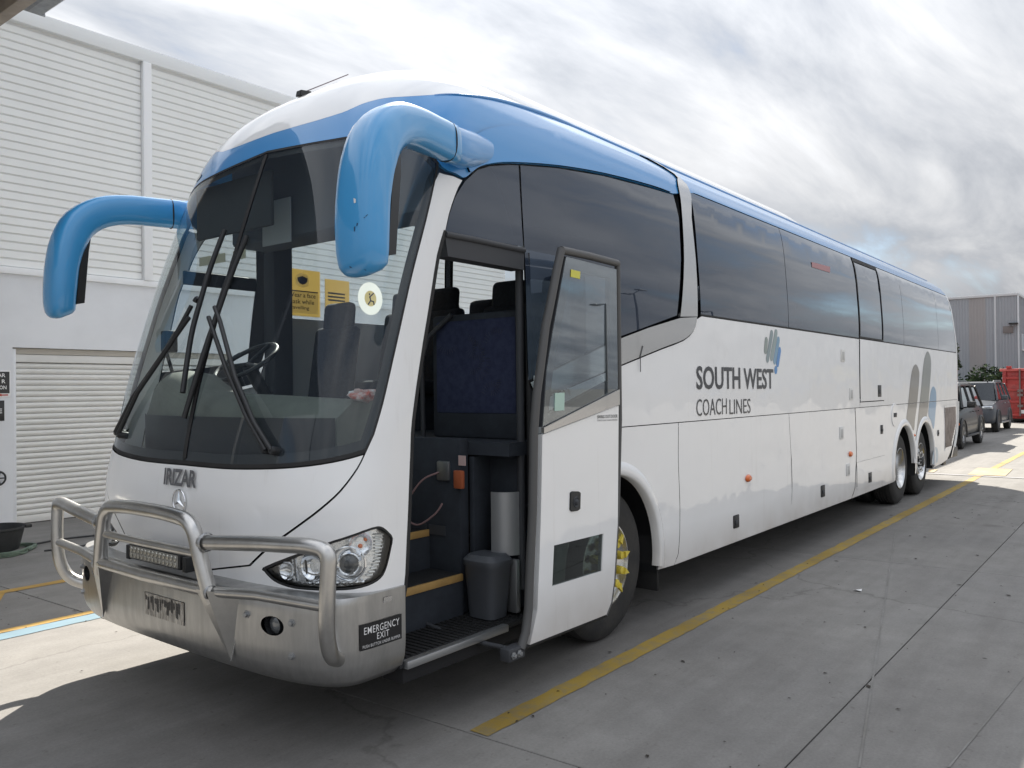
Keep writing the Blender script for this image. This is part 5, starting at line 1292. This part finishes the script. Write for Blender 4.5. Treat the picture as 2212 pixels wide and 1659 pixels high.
for a, b in (((-.012, .045), (-.012, .03)), ((-.01, .02), (.0, -.02)), ((.0, -.02), (.035, -.025)), ((.035, -.025), (.04, -.055)), ((0, -.02), (-.03, -.055)), ((-.015, .01), (.035, .05))):
    tube('belt_symbol', [(Pc[0]+a[0], YP-.004, Pc[2]+a[1]), (Pc[0]+b[0], YP-.004, Pc[2]+b[1])], .006, NV, dsc, seg=5)
# dash camera, phone holder and the driver's bits
box('ticket_machine', (2.78, 2.86), (2.02, 2.10), (2.02, 2.16), BLACK, coach, .01); tube('holder_arm', [(2.80, 2.06, 2.02), (2.86, 2.08, 1.86)], .012, BLACK, coach, seg=8)
box('side_blind', (3.12, 3.72), (2.40, 2.42), (2.52, 2.62), BLACK, coach, .01)
for y0 in (1.62, 1.85, 2.02): box('visor_label', (3.098, 3.101), (y0, y0+.14), (2.62, 2.68), mat('cream_label', (.55, .52, .40), .7), coach)

# ------------------------------------------------------------------ loose things in the coach
bn = empty('waste_bin', (3.77, .17, .406))
tag(bn, 'grey plastic waste bin standing on the coach entry step', 'bin')
secs = []
for z, w, d in ((0, .085, .10), (.30, .105, .125), (.31, .112, .132), (.34, .112, .132), (.37, .085, .10)):
    secs.append([(3.77+w*c_, .17+d*s_, .408+z) for c_, s_ in [((abs(math.cos(t))**.5)*np.sign(math.cos(t)), (abs(math.sin(t))**.5)*np.sign(math.sin(t))) for t in np.linspace(0, 2*PI, 25)[:-1]]])
link('bin_body', loftme('bin_body', secs, deg=40), GREYB, bn)
cl = []
def crumple(name, c, r, seed, m, sq=(1, 1, .5)):
    bm = bmesh.new(); bmesh.ops.create_icosphere(bm, subdivisions=3, radius=1)
    for v in bm.verts:
        k = 1+.45*mnoise.noise(Vector(v.co)*1.7+Vector((seed, 0, 0)))+.25*mnoise.noise(Vector(v.co)*4+Vector((0, seed, 0))); v.co = Vector((c[0]+v.co.x*r*k*sq[0], c[1]+v.co.y*r*k*sq[1], c[2]+v.co.z*r*k*sq[2]))
    me = bpy.data.meshes.new(name); bm.to_mesh(me); bm.free(); smooth_angle(me, 60); return link(name, me, m)
Pr = hit(785, 841, 0, 3.02)
rg = crumple('tissue_packet', (2.90, float(hit(785, 841, 0, 2.90)[1]), 1.735), .075, 2.0, mat('packet_white_red', (.75, .74, .74), .6, var=.5, vscale=14, tint=(.60, .10, .06)), (.8, 1.1, .45))
tag(rg, 'crumpled white and red tissue packet lying on the dashboard', 'packet')

# ------------------------------------------------------------------ warehouse on the left
YWALL = 9.0
def wz(u, v): return hit(u, v, 1, YWALL)
CLAD = mat('white_steel_cladding', (.82, .83, .82), .5, var=.05, vscale=1.2)
TILT = mat('painted_concrete_panel', (.74, .755, .78), .75, var=.08, vscale=.8, bump=.08, bscale=35)
ROLL_ = mat('roller_door_cream', (.74, .735, .71), .5, var=.06, vscale=2)
wh = empty('warehouse', (5, YWALL+6, 0)); tag(wh, 'white warehouse with horizontal ribbed cladding above a cream roller door', 'warehouse')
Z0 = wz(0, 589)[2]; ZP = wz(50, 22)[2]; xc0, xc1 = wz(304, 133)[0], wz(322, 133)[0]
dx0 = wz(27, 754)[0]; dz1 = wz(27, 750)[2]; dx1 = dx0+3.3
XA, XB = -9.0, 15.0
# tilt-up wall round the door opening
box('lower_wall', (XA, dx0), (YWALL, YWALL+.2), (0, Z0), TILT, wh); box('lower_wall', (dx1, XB), (YWALL, YWALL+.2), (0, Z0), TILT, wh); box('door_lintel', (dx0, dx1), (YWALL+.001, YWALL+.2), (dz1, Z0), TILT, wh)
box('ledge_flashing', (XA, XB), (YWALL-.05, YWALL+.05), (Z0-.005, Z0+.085), mat('flashing_white', (.80, .81, .82), .5), wh, .006)
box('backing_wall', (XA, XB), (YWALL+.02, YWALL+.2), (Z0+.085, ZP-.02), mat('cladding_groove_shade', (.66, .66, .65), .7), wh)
box('parapet_cap', (XA, XB), (YWALL-.07, YWALL+.5), (ZP-.20, ZP), mat('cap_white', (.76, .78, .79), .5), wh, .01)
box('column_cover', (xc0, xc1), (YWALL-.075, YWALL+.02), (Z0+.085, ZP-.2), MATS['flashing_white'], wh, .006)
box('side_wall', (XA, XA+.2), (YWALL+.2, 24), (0, ZP), TILT, wh); box('side_wall', (XB-.2, XB), (YWALL+.2, 24), (0, ZP), TILT, wh); box('back_wall', (XA, XB), (24, 24.2), (0, ZP), TILT, wh); box('roof_sheet', (XA, XB), (YWALL+.5, 24.2), (ZP-.5, ZP-.4), CLAD, wh)
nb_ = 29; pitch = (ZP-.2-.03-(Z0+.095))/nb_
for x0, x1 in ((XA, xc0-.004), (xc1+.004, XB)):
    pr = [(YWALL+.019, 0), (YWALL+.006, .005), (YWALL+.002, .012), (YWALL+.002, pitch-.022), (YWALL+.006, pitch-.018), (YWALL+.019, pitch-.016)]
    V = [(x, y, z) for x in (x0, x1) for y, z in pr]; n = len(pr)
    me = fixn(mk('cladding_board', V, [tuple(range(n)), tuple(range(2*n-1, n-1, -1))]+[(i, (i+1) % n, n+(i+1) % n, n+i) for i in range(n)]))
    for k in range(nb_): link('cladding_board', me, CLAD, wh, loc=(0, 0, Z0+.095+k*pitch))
rd = empty('roller_door', (dx0, YWALL+.1, 0), wh)
yd = YWALL+.085
ns = 27; sp_ = (dz1-.20-.11)/ns
pr = [(yd+.03, 0), (yd+.012, .006), (yd, .022), (yd-.004, sp_*.5), (yd, sp_-.022), (yd+.014, sp_-.008), (yd+.03, sp_-.002)]
V = [(x, y, z) for x in (dx0+.01, dx1-.01) for y, z in pr]; n = len(pr)
me = fixn(mk('slat', V, [(i, (i+1) % n, n+(i+1) % n, n+i) for i in range(n)]))
for k in range(ns): link('slat', me, ROLL_, rd, loc=(0, 0, .11+k*sp_))
box('bottom_rail', (dx0+.01, dx1-.01), (yd-.01, yd+.04), (.01, .108), ROLL_, rd, .006)
box('door_backing', (dx0, dx1), (yd+.032, yd+.05), (0, dz1), mat('door_groove_brown', (.16, .14, .125), .8), rd)
box('drum_cover', (dx0+.01, dx1-.01), (yd-.02, yd+.03), (dz1-.195, dz1-.09), ROLL_, rd, .01); box('drum_cover', (dx0+.01, dx1-.01), (yd+.0, yd+.03), (dz1-.085, dz1-.004), mat('door_head_tan', (.50, .47, .42), .7), rd, .006)
box('door_guide', (dx0, dx0+.05), (YWALL+.02, YWALL+.07), (0, dz1-.02), TILT, rd, .004)
# wall signs: only the ends of their lines stand in view
def wall_sign(px_tr, px_br, width, label, lines, border):
    T, Bq = wz(*px_tr), wz(*px_br); x1 = T[0]; x0 = x1-width; z1, z0 = T[2], Bq[2]; y = YWALL-.008
    s = empty('wall_sign', (x1-width/2, y, z0)); tag(s, label, 'sign')
    box('sign_plate', (x0, x1), (y, YWALL-.001), (z0, z1), SW if border else SB, s, .002)
    if border: box('sign_face', (x0+.012, x1-.012), (y-.002, y), (z0+.052, z1-.012), SB, s)
    for (t, u0, u1, v0, v1) in lines:
        text_on('sign_text', t, lambda u, v, u0=u0, u1=u1, v0=v0, v1=v1: (x1-u0+(u0-u1)*u, y-.0035, z0+(z1-z0)*(v0+(v1-v0)*v)), SW, s, bold=.012)
    if border:
        ar = [(x1-.17, z0+.030), (x1-.11, z0+.012), (x1-.11, z0+.022), (x1-.03, z0+.022), (x1-.03, z0+.038), (x1-.11, z0+.038), (x1-.11, z0+.048)]
        link('sign_arrow', mk('sign_arrow', [(a, y-.0035, b) for a, b in ar], [tuple(range(7))]), mat('sign_red', (.45, .05, .03), .5), s)
wall_sign((22, 801), (22, 858), .45, 'black sign with white border, white lettering and red arrow on warehouse wall', [('AR', .155, .062, .76, .90), ('R', .105, .062, .53, .67), ('ON', .135, .050, .30, .44)], True)
wall_sign((9, 865), (9, 909), .40, 'small plain black sign below the white bordered one on warehouse wall', [('E', .075, .03, .38, .60)], False)
for z in (.03, .22): pass
# hose reel wheel on the wall
hw = empty('valve_wheel', (wz(-8, 1033)[0], YWALL, .6)); tag(hw, 'black spoked hand wheel fixed to the warehouse wall beside the roller door', 'valve wheel')
Pv = wz(-8, 1033); R_ = .088; c = Vector((Pv[0], YWALL-.06, Pv[2]))
tube('wheel_ring', [c+Vector((R_*math.cos(t), 0, R_*math.sin(t))) for t in np.linspace(0, 2*PI, 33)], .013, BLACK, hw, seg=8, cap=False)
for k in range(5): t = k*2*PI/5; tube('spoke', [c, c+Vector((R_*math.cos(t), 0, R_*math.sin(t)))], .009, BLACK, hw, seg=6)
tube('spindle', [c, c+Vector((0, .06, 0))], .014, STAIN, hw, seg=8)

# ------------------------------------------------------------------ tub and hoses by the door
Tb = hit(20, 1196, 2, 0)
tub = empty('tub', (Tb[0]-.12, Tb[1]+.1, 0)); tag(tub, 'black rubber tub standing by the roller door on a coiled hose', 'tub')
tp = [(.0, 0), (.0, .24), (.03, .25), (.20, .29), (.225, .295), (.235, .315), (.255, .315), (.255, .30), (.24, .285), (.05, .235), (.03, 0)]
link('tub_body', latheme('tub_body', [(h+.045, r) for h, r in tp], 40, 'z', 40), mat('tub_black', (.022, .024, .026), .6, var=.3, vscale=8), tub, loc=(Tb[0]-.12, Tb[1]+.1, 0))
for a in (-.55, 2.6): 
    d = Vector((math.cos(a), math.sin(a), 0)); c = Vector((Tb[0]-.12, Tb[1]+.1, .285)); link('tub_handle', boxme('tub_handle', (c.x+d.x*.33-.035, c.x+d.x*.33+.035), (c.y+d.y*.33-.035, c.y+d.y*.33+.035), (.275, .31), .01), MATS['tub_black'], tub)
HG = mat('hose_green', (.12, .17, .13), .6, var=.3, vscale=9)
rnd = random.Random(5); pts = []
for k in range(130):
    t = k*.30; r = .36+.06*math.sin(k*.9)+rnd.uniform(-.02, .02); pts.append((Tb[0]-.12+r*1.15*math.cos(t), Tb[1]+.1+r*.8*math.sin(t), .013+.0009*(k % 40)+.004*abs(math.sin(k*1.3))))
h1 = tube('garden_hose', smooth_path(pts, 2), .011, HG, None, seg=6); tag(h1, 'green garden hose coiled loosely round the black tub', 'hose')
h2 = tube('hose_line', smooth_path([(3.95, 7.25, .013), (4.4, 7.35, .013), (5.0, 7.25, .013), (5.8, 7.4, .013), (7.2, 7.2, .013), (9.0, 7.5, .013)], 8), .011, BLACK, None, seg=6); tag(h2, 'thin dark hose lying straight across the shaded concrete toward the coach', 'hose')
h3 = tube('hose_line', smooth_path([(3.95, 6.75, .013), (4.3, 6.7, .013), (4.9, 6.85, .013), (5.8, 6.8, .013), (7.0, 7.0, .013)], 8), .010, BLACK, None, seg=6); tag(h3, 'second dark hose lying on the concrete, nearer the painted hatching', 'hose')

# ------------------------------------------------------------------ awning at the warehouse corner
aw = empty('awning', (0, 6, 5)); tag(aw, 'dark steel awning roof with metal gutter beside the white warehouse', 'awning')
AWM = mat('awning_soffit_dark', (.06, .055, .05), .7, var=.3, vscale=4); GUT = mat('gutter_zinc', (.34, .35, .36), .4, .6, var=.25, vscale=8)
box('roof_deck', (-7, 2.84), (3.2, YWALL-.14), (5.05, 5.12), AWM, aw)
box('edge_beam', (2.74, 2.84), (3.2, YWALL-.14), (4.93, 5.05), mat('beam_tan', (.36, .31, .26), .6, var=.2, vscale=6), aw, .006)
V = []; gp = [(2.86, 5.10), (2.86, 4.98), (2.90, 4.965), (3.0, 4.965), (3.04, 5.0), (3.04, 5.09), (3.05, 5.10), (3.03, 5.10), (3.025, 5.01), (2.99, 4.98), (2.90, 4.98), (2.88, 5.10)]
link('gutter', prismme('gutter', gp, 3.1, 4.42, 1), GUT, aw)
box('gutter_stop_end', (2.86, 3.04), (4.42, 4.428), (4.967, 5.098), GUT, aw)
for x in (-6.5, .4): box('awning_post', (x-.05, x+.05), (3.3, 3.4), (0, 5.05), GUT, aw, .008)

# unseen canopy added behind the coach to shade the parked cars
cn = empty('shade_canopy', (29, 6, 0)); tag(cn, 'added steel canopy, unseen behind the coach, shading the parked cars', 'canopy')
box('canopy_roof', (21.2, 37.6), (4.1, 8.4), (4.45, 4.55), CLAD, cn, .01)
for x in (21.6, 29.4, 37.2):
    for y in (4.4, 8.1): box('canopy_post', (x-.06, x+.06), (y-.06, y+.06), (0, 4.45), GUT, cn, .008)

# ------------------------------------------------------------------ parked cars
def suv(ox, oy, col, label, kind):
    """front bumper at ox facing -x, near flank at oy"""
    c = empty('parked_car', (ox+2.4, oy+.95, 0)); tag(c, label, 'car')
    body = mat('car_paint_'+kind, col, .35, .0, coat=.22, coat_rough=.03, spec=.2); DG = glass('car_glass', (.10, .11, .12), body=(.02, .025, .03), bodyfac=.6)
    L, H, hb_ = (4.75, 1.78, 1.10) if kind == 'black' else (4.85, 1.86, 1.16); cy = oy+.95
    sec = [(0, .70, .42, .70), (.04, .80, .36, .86), (.18, .89, .33, .98), (.6, .93, .32, 1.04), (1.25, .945, .30, hb_), (2.4, .95, .30, hb_+.02), (3.9, .945, .32, hb_+.03), (4.5, .90, .40, hb_+.02), (L-.03, .82, .50, 1.0), (L, .78, .55, .95)]
    rows = []
    for x, w, z0, z1 in sec:
        h = z1-z0; half = [(w*.90, z0), (w*.99, z0+.10*h), (w, z0+.35*h), (w*.99, z0+.62*h), (w*.955, z0+.86*h), (w*.90, z1-.01), (w*.70, z1+.012), (w*.35, z1+.03)]
        rows.append([(ox+x, cy-a, b) for a, b in half]+[(ox+x, cy+a, b) for a, b in half[::-1]])
    link('body_shell', loftme('body_shell', rows, deg=45), body, c)
    gh = [(1.18, .80, hb_), (1.85, .70, H-.06), (2.1, .69, H-.015), (3.6, .68, H), (4.25, .67, H-.04), (L-.12, .78, hb_+.02)]
    xr = [ox+g[0] for g in gh]
    def q(name, pts, m): return link(name, fixn(mk(name, pts, [tuple(range(len(pts)))])), m, c)
    prof = [(1.15, hb_), (1.85, H-.06), (2.15, H-.015), (3.6, H), (4.30, H-.05), (L-.12, hb_+.02)]; wd = [.84, .70, .69, .68, .675, .82]
    rows = [[(ox+x, cy-w, z), (ox+x, cy-w*.93, z+.02), (ox+x, cy+w*.93, z+.02), (ox+x, cy+w, z)] for (x, z), w in zip(prof, wd)]
    rf = rows[1:5]; link('roof', loftme('roof', [[*r, (r[3][0], r[3][1], r[3][2]-.05), (r[0][0], r[0][1], r[0][2]-.05)] for r in rf], deg=40), body, c)
    q('windscreen_pane', [(ox+1.15, cy-.80, hb_+.01), (ox+1.82, cy-.66, H-.06), (ox+1.82, cy+.66, H-.06), (ox+1.15, cy+.80, hb_+.01)], DG)
    q('rear_pane', [(ox+L-.14, cy-.76, hb_+.03), (ox+4.30, cy-.65, H-.06), (ox+4.30, cy+.65, H-.06), (ox+L-.14, cy+.76, hb_+.03)], DG)
    for s in (-1, 1):
        def sidept(x, t): w = .86+(.695-.86)*t; z = hb_+.01+(H-.075-hb_)*t; return (ox+x, cy+s*w, z)
        for x0, x0t, x1, x1t in ((1.52, 2.0, 2.50, 2.52), (2.57, 2.59, 3.42, 3.38), (3.49, 3.46, 4.45, 4.12)):
            q('side_pane', [sidept(x0, .04), sidept(x0t, .93), sidept(x1t, .93), sidept(x1, .04)], DG)
        for x0, x1 in ((1.22, 1.88), (2.535, 2.555), (3.455, 3.42), (4.52, 4.25)):
            a, b = Vector(sidept(x0, -.02)), Vector(sidept(x1, 1.0)); tube('pillar', [a, b], .038, body if kind != 'black' or x0 < 2 else BLACK, c, seg=8)
        for wx in (.93, 3.78):
            tw = latheme('car_tyre', [(.11, .22), (.115, .30), (.10, .365), (.06, .380), (-.06, .380), (-.10, .365), (-.115, .30), (-.11, .22)], 32, 'y', 40)
            w = empty('car_wheel', (ox+wx, cy+s*.84, .38), c); link('tyre', tw, TYRE, w, loc=(ox+wx, cy+s*.84, .38))
            rm = latheme('car_rim', [(-.105, .235), (-.112, .225), (-.06, .20), (-.04, .06), (-.05, .0)], 28, 'y', 30); link('rim', rm, STEELG, w, loc=(ox+wx, cy+s*.84, .38), rot=(0, 0, 0 if s < 0 else PI))
            for k in range(5): t = k*2*PI/5+.3; tube('spoke', [(ox+wx, cy+s*.925, .38), (ox+wx+.215*math.cos(t), cy+s*.935, .38+.215*math.sin(t))], .024, RIM if kind == 'black' else STEELG, w, seg=6)
            ring = [(ox+wx+.44*math.cos(t), cy+s*.945, .38+.44*math.sin(t)) for t in np.linspace(PI+.1, -.1, 20)]
            tube('arch_moulding', ring, .035, BLACK if kind == 'black' else DGREY, c, seg=8)
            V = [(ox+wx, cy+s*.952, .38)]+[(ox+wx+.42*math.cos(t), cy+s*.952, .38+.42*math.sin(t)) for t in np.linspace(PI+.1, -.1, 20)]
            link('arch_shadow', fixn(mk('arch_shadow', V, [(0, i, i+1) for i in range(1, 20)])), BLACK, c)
        box('side_step', (ox+1.4, ox+3.3), (cy+s*.93-.05, cy+s*.93+.05), (.30, .36), DGREY if kind == 'black' else STAIN, c, .015)
        me = boxme('wing_mirror', (ox+1.42, ox+1.58), (cy+s*1.06-.11, cy+s*1.06+.11), (hb_+.02, hb_+.20), .04, 3); link('wing_mirror', me, BLACK if kind == 'black' else body, c)
        tube('roof_rail', [(ox+2.0, cy+s*.62, H-.02), (ox+2.15, cy+s*.62, H+.05), (ox+3.9, cy+s*.61, H+.055), (ox+4.1, cy+s*.61, H-.01)], .017, STAIN, c, seg=6)
        for x in (2.35, 3.25): box('door_pull', (ox+x, ox+x+.16), (cy+s*.955-.02, cy+s*.955+.02), (hb_-.12, hb_-.09), BLACK if kind == 'black' else STAIN, c, .008)
        hz = .86 if kind == 'black' else .92
        if kind == 'black': link('head_lamp', latheme('head_lamp', [(.02, .085), (-.03, .085), (-.045, .06), (-.05, 0)], 20, 'x'), mat('lit_lamp', (1, .95, .8), .3, emit=1.6), c, loc=(ox+.02, cy+s*.62, hz))
        else:
            me = boxme('head_lamp', (ox+.03, ox+.30), (cy+s*.70-.17, cy+s*.70+.17), (hz-.06, hz+.05), .03, 3)
            link('head_lamp', me, mat('car_lamp_clear', (.55, .58, .62), .1, .6, coat=1), c)
    box('grille', (ox-.012, ox+.06), (cy-.48, cy+.48), (.72, .93), BLACK, c, .02); box('lower_grille', (ox-.02, ox+.06), (cy-.62, cy+.62), (.40, .56), BLACK, c, .02)
    for k in range(7): box('grille_bar', (ox-.022, ox+.0), (cy-.42+k*.13, cy-.38+k*.13), (.73, .92), body if kind == 'black' else CHROME, c, .006)
    tube('roof_aerial', [(ox+1.95, cy-.45, H-.02), (ox+1.93, cy-.45, H+.06)], .022, BLACK, c, seg=8)
    return c
suv(24.35, 1.22, (.010, .014, .016), 'glossy black four wheel drive parked behind the coach with lit round headlamp', 'black')
suv(34.1, 1.68, (.075, .082, .095), 'dark grey four wheel drive with roof rails parked in front of red skip bin', 'grey')

# ------------------------------------------------------------------ red skip bin
sk = empty('skip_bin', (45, .2, 0)); tag(sk, 'red steel hook-lift skip bin with ribbed sides and lock bar', 'skip bin')
RED = mat('skip_red_paint', (.42, .030, .025), .5, var=.35, vscale=2.5, tint=(.26, .022, .02), coat=.2)
box('bin_wall', (44.0, 50.2), (-.8, 2.72), (.18, 2.36), RED, sk, .02)
box('top_rim', (43.9, 50.3), (-.9, 2.82), (2.36, 2.48), mat('skip_rim_faded', (.52, .10, .09), .5), sk, .02)
for z in (.35, .95, 1.5, 2.05): box('rib', (43.93, 44.0), (-.75, 2.70), (z-.06, z+.06), RED, sk, .02)
for y in (-.75, 2.62): box('corner_post', (43.92, 44.02), (y-.05, y+.08), (.15, 2.36), RED, sk, .01)
tube('lock_bar', [(43.88, 2.02, .3), (43.88, 2.02, 2.45)], .035, mat('lock_bar_steel', (.20, .16, .15), .6, .5), sk, seg=8)
for z in (.75, 1.25, 1.45): box('lock_clamp', (43.85, 43.95), (1.90, 2.12), (z-.05, z+.07), MATS['lock_bar_steel'], sk, .01)
box('rim_lug', (43.85, 44.1), (2.35, 2.55), (2.48, 2.60), RED, sk, .01)
for y in (2.05, .2): box('reflector_strip', (43.90, 43.93), (y-.30, y), (.42, .58), SW, sk)
box('skid', (44.0, 50), (-.6, -.4), (0, .18), BLACK, sk); box('skid', (44.0, 50), (2.3, 2.5), (0, .18), BLACK, sk)

# ------------------------------------------------------------------ grey shed in the distance
gs = empty('grey_shed', (66, 12, 0)); tag(gs, 'tall grey steel shed with vertical cladding beyond the red bin', 'shed')
XS = 60.0; ye = hit(2199, 632, 0, XS)[1]; zt_ = hit(2199, 632, 0, XS)[2]
GA = mat('shed_blue_grey', (.36, .38, .41), .6, var=.06, vscale=.4); GB_ = mat('shed_warm_grey', (.35, .335, .335), .6, var=.06, vscale=.4); GC = mat('shed_trim_pale', (.60, .62, .64), .5)
box('shed_wall', (XS+.03, XS+24), (ye+.03, 26), (0, zt_-.05), GA, gs)
box('roof_cap', (XS-.06, XS+24), (ye-.04, 26), (zt_-.16, zt_), GC, gs, .01); box('corner_flashing', (XS-.05, XS+.08), (ye-.04, ye+.05), (0, zt_-.16), GC, gs, .005)
yb = [hit(u, 700, 0, XS)[1] for u in (2128, 2094)]
ydp = hit(2150, 700, 0, XS)[1]
rib = boxme('cladding_rib', (XS, XS+.04), (-.045, .045), (0, zt_-.16), .008, 1); rib2 = rib.copy(); rib.materials.append(GA); rib2.materials.append(GB_)
y = ye+.14
while y < 12:
    link('cladding_rib', rib2 if yb[0] < y < yb[1]+.1 else rib, None, gs, loc=(0, y, 0)); y += .17
box('warm_bay', (XS+.02, XS+.031), (yb[0], yb[1]), (0, zt_-.16), GB_, gs)
tube('down_pipe', [(XS-.04, ydp, 0), (XS-.04, ydp, zt_-.16)], .06, GC, gs, seg=8)
Pv = hit(2178, 712, 0, XS); box('vent_louvre', (XS-.05, XS), (Pv[1]-.28, Pv[1]+.28), (Pv[2]-.22, Pv[2]+.22), mat('louvre_tan', (.20, .18, .175), .7), gs, .01)
Pv = hit(2190, 699, 0, XS); box('flood_lamp', (XS-.35, XS), (Pv[1]-.25, Pv[1]+.25), (Pv[2]-.04, Pv[2]+.04), BLACK, gs, .02)
for x in (61.5, 63.4): box('shed_window', (x, x+.9), (ye+.0, ye+.05), (4.0, 5.0), GLAMP, gs); box('window_sill', (x-.05, x+.95), (ye-.06, ye+.05), (3.92, 4.0), SW, gs)
for k in range(60): link('side_rib', boxme('side_rib', (XS+.3+k*.35, XS+.4+k*.35), (ye, ye+.04), (0, zt_-.16)), GA, gs)

# ------------------------------------------------------------------ shrubs
LEAF = [mat('shrub_leaf_a', (.035, .058, .026), .8, spec=.15), mat('shrub_leaf_b', (.055, .080, .036), .8, spec=.15), mat('shrub_leaf_c', (.022, .040, .020), .8, spec=.15)]
def shrub(name, base, rx, rz, n, label, cat, trunk=.0, seed=1, leaf=.09):
    rnd = random.Random(seed); e = empty(name, base); tag(e, label, cat); b = Vector(base)
    cl = [(Vector((rnd.uniform(-rx*.7, rx*.7), rnd.uniform(-rx*.7, rx*.7), trunk+rz*rnd.uniform(.25, .95))), rnd.uniform(.3, .6)*min(rx, rz)) for _ in range(14)]
    V = [[], [], []]; Fq = [[], [], []]
    for i in range(n):
        c, r = rnd.choice(cl); d = Vector((rnd.gauss(0, 1), rnd.gauss(0, 1), rnd.gauss(0, 1))).normalized(); p = b+c+d*r*rnd.uniform(.6, 1.05)
        if p.z < .02: continue
        t = Vector((rnd.gauss(0, 1), rnd.gauss(0, 1), rnd.gauss(0, .7))).normalized(); s = t.cross(d).normalized(); l = leaf*rnd.uniform(.6, 1.3); k = rnd.randrange(3); m = len(V[k])
        V[k] += [p-t*l, p+s*l*.45, p+t*l, p-s*l*.45]; Fq[k].append((m, m+1, m+2, m+3))
    for k in range(3): o = link('foliage', mk('foliage', V[k], Fq[k]), LEAF[k], e); o['kind'] = 'stuff'
    for k in range(5):
        c, r = cl[k]; tube('stem', [b, b+Vector((c.x*.3, c.y*.3, c.z*.5)), b+c], .03, mat('shrub_bark', (.07, .05, .035), .9), e, seg=6)
B1 = hit(2105, 800, 0, 56.0)
shrub('hedge_shrub', (56, B1[1]+.3, 0), 2.4, 2.15, 4600, 'wide dark green shrub growing against the grey shed behind the parked cars', 'shrub', seed=3, leaf=.14)
B2 = hit(2150, 800, 0, 54.0); shrub('low_shrub', (54, B2[1]+.1, 0), 1.3, 1.55, 2200, 'lower dark green shrub beside the red skip bin', 'shrub', seed=8, leaf=.12)
B3 = hit(2069, 745, 0, 50.0); shrub('slim_tree', (50, B3[1]+.35, 0), .45, 1.5, 1100, 'slim dark tree rising just behind the tail of the coach', 'tree', trunk=2.4, seed=5, leaf=.10)

# ------------------------------------------------------------------ yard light poles (seen mirrored in the coach glass)
def pole(x, y, h, arms, label):
    p = empty('light_pole', (x, y, 0)); tag(p, label, 'light pole', 'light poles across the yard')
    G = mat('pole_galvanised', (.12, .125, .13), .5, .5)
    tube('pole_shaft', [(x, y, 0), (x, y, h*.5), (x, y, h)], .10, G, p, seg=12, radii=[.13, .10, .07])
    for s in arms:
        tube('pole_arm', [(x, y, h), (x+s*.9, y-s*.9, h+.12)], .04, G, p, seg=8); me = boxme('lamp_head', (x+s*1.2-.45, x+s*1.2+.45), (y-s*1.2-.22, y-s*1.2+.22), (h+.08, h+.18), .04); link('lamp_head', me, G, p)
pole(43.4, -21.6, 8.4, (-1, 1), 'galvanised yard light pole with two lamp heads'); pole(45.4, -17.6, 6.8, (1,), 'shorter galvanised yard light pole with single lamp head')

# ------------------------------------------------------------------ litter: leaves and chips scattered on the concrete
rnd = random.Random(21); V = []; Fq = []
for k in range(260):
    x = rnd.uniform(1.0, 16); y = rnd.uniform(-3.2, -.1) if k < 190 else rnd.uniform(1.6, 7.5)
    if k >= 190: x = rnd.uniform(1.0, 5)
    a = rnd.uniform(0, 6.28); l = rnd.choice((.008, .010, .012, .018, .028)); w = l*rnd.uniform(.3, .6); z = .0045 if not -.33 < y < -.17 else .0065; m = len(V); c, s = math.cos(a), math.sin(a)
    for (p, q_, dz) in ((-l, 0, 0), (0, w, .004), (l, 0, .001), (0, -w, .003)): V.append((x+p*c-q_*s, y+p*s+q_*c, z+dz))
    Fq.append((m, m+1, m+2, m+3))
lf = link('leaf_litter', mk('leaf_litter', V, Fq), mat('dead_leaf', (.035, .028, .022), .9)); tag(lf, 'tiny dry leaf scraps scattered over the concrete yard', 'litter', kind='stuff')
pp = link('paper_scrap', mk('paper_scrap', [tuple(hit(u, v, 2, .0))[:2]+(zz,) for u, v, zz in ((1843, 1276, .006), (1862, 1275, .012), (1861, 1279, .007), (1848, 1278, .016))], [(0, 1, 2, 3)]), SW); tag(pp, 'small white paper scrap lying on the concrete beside the yellow line', 'paper')
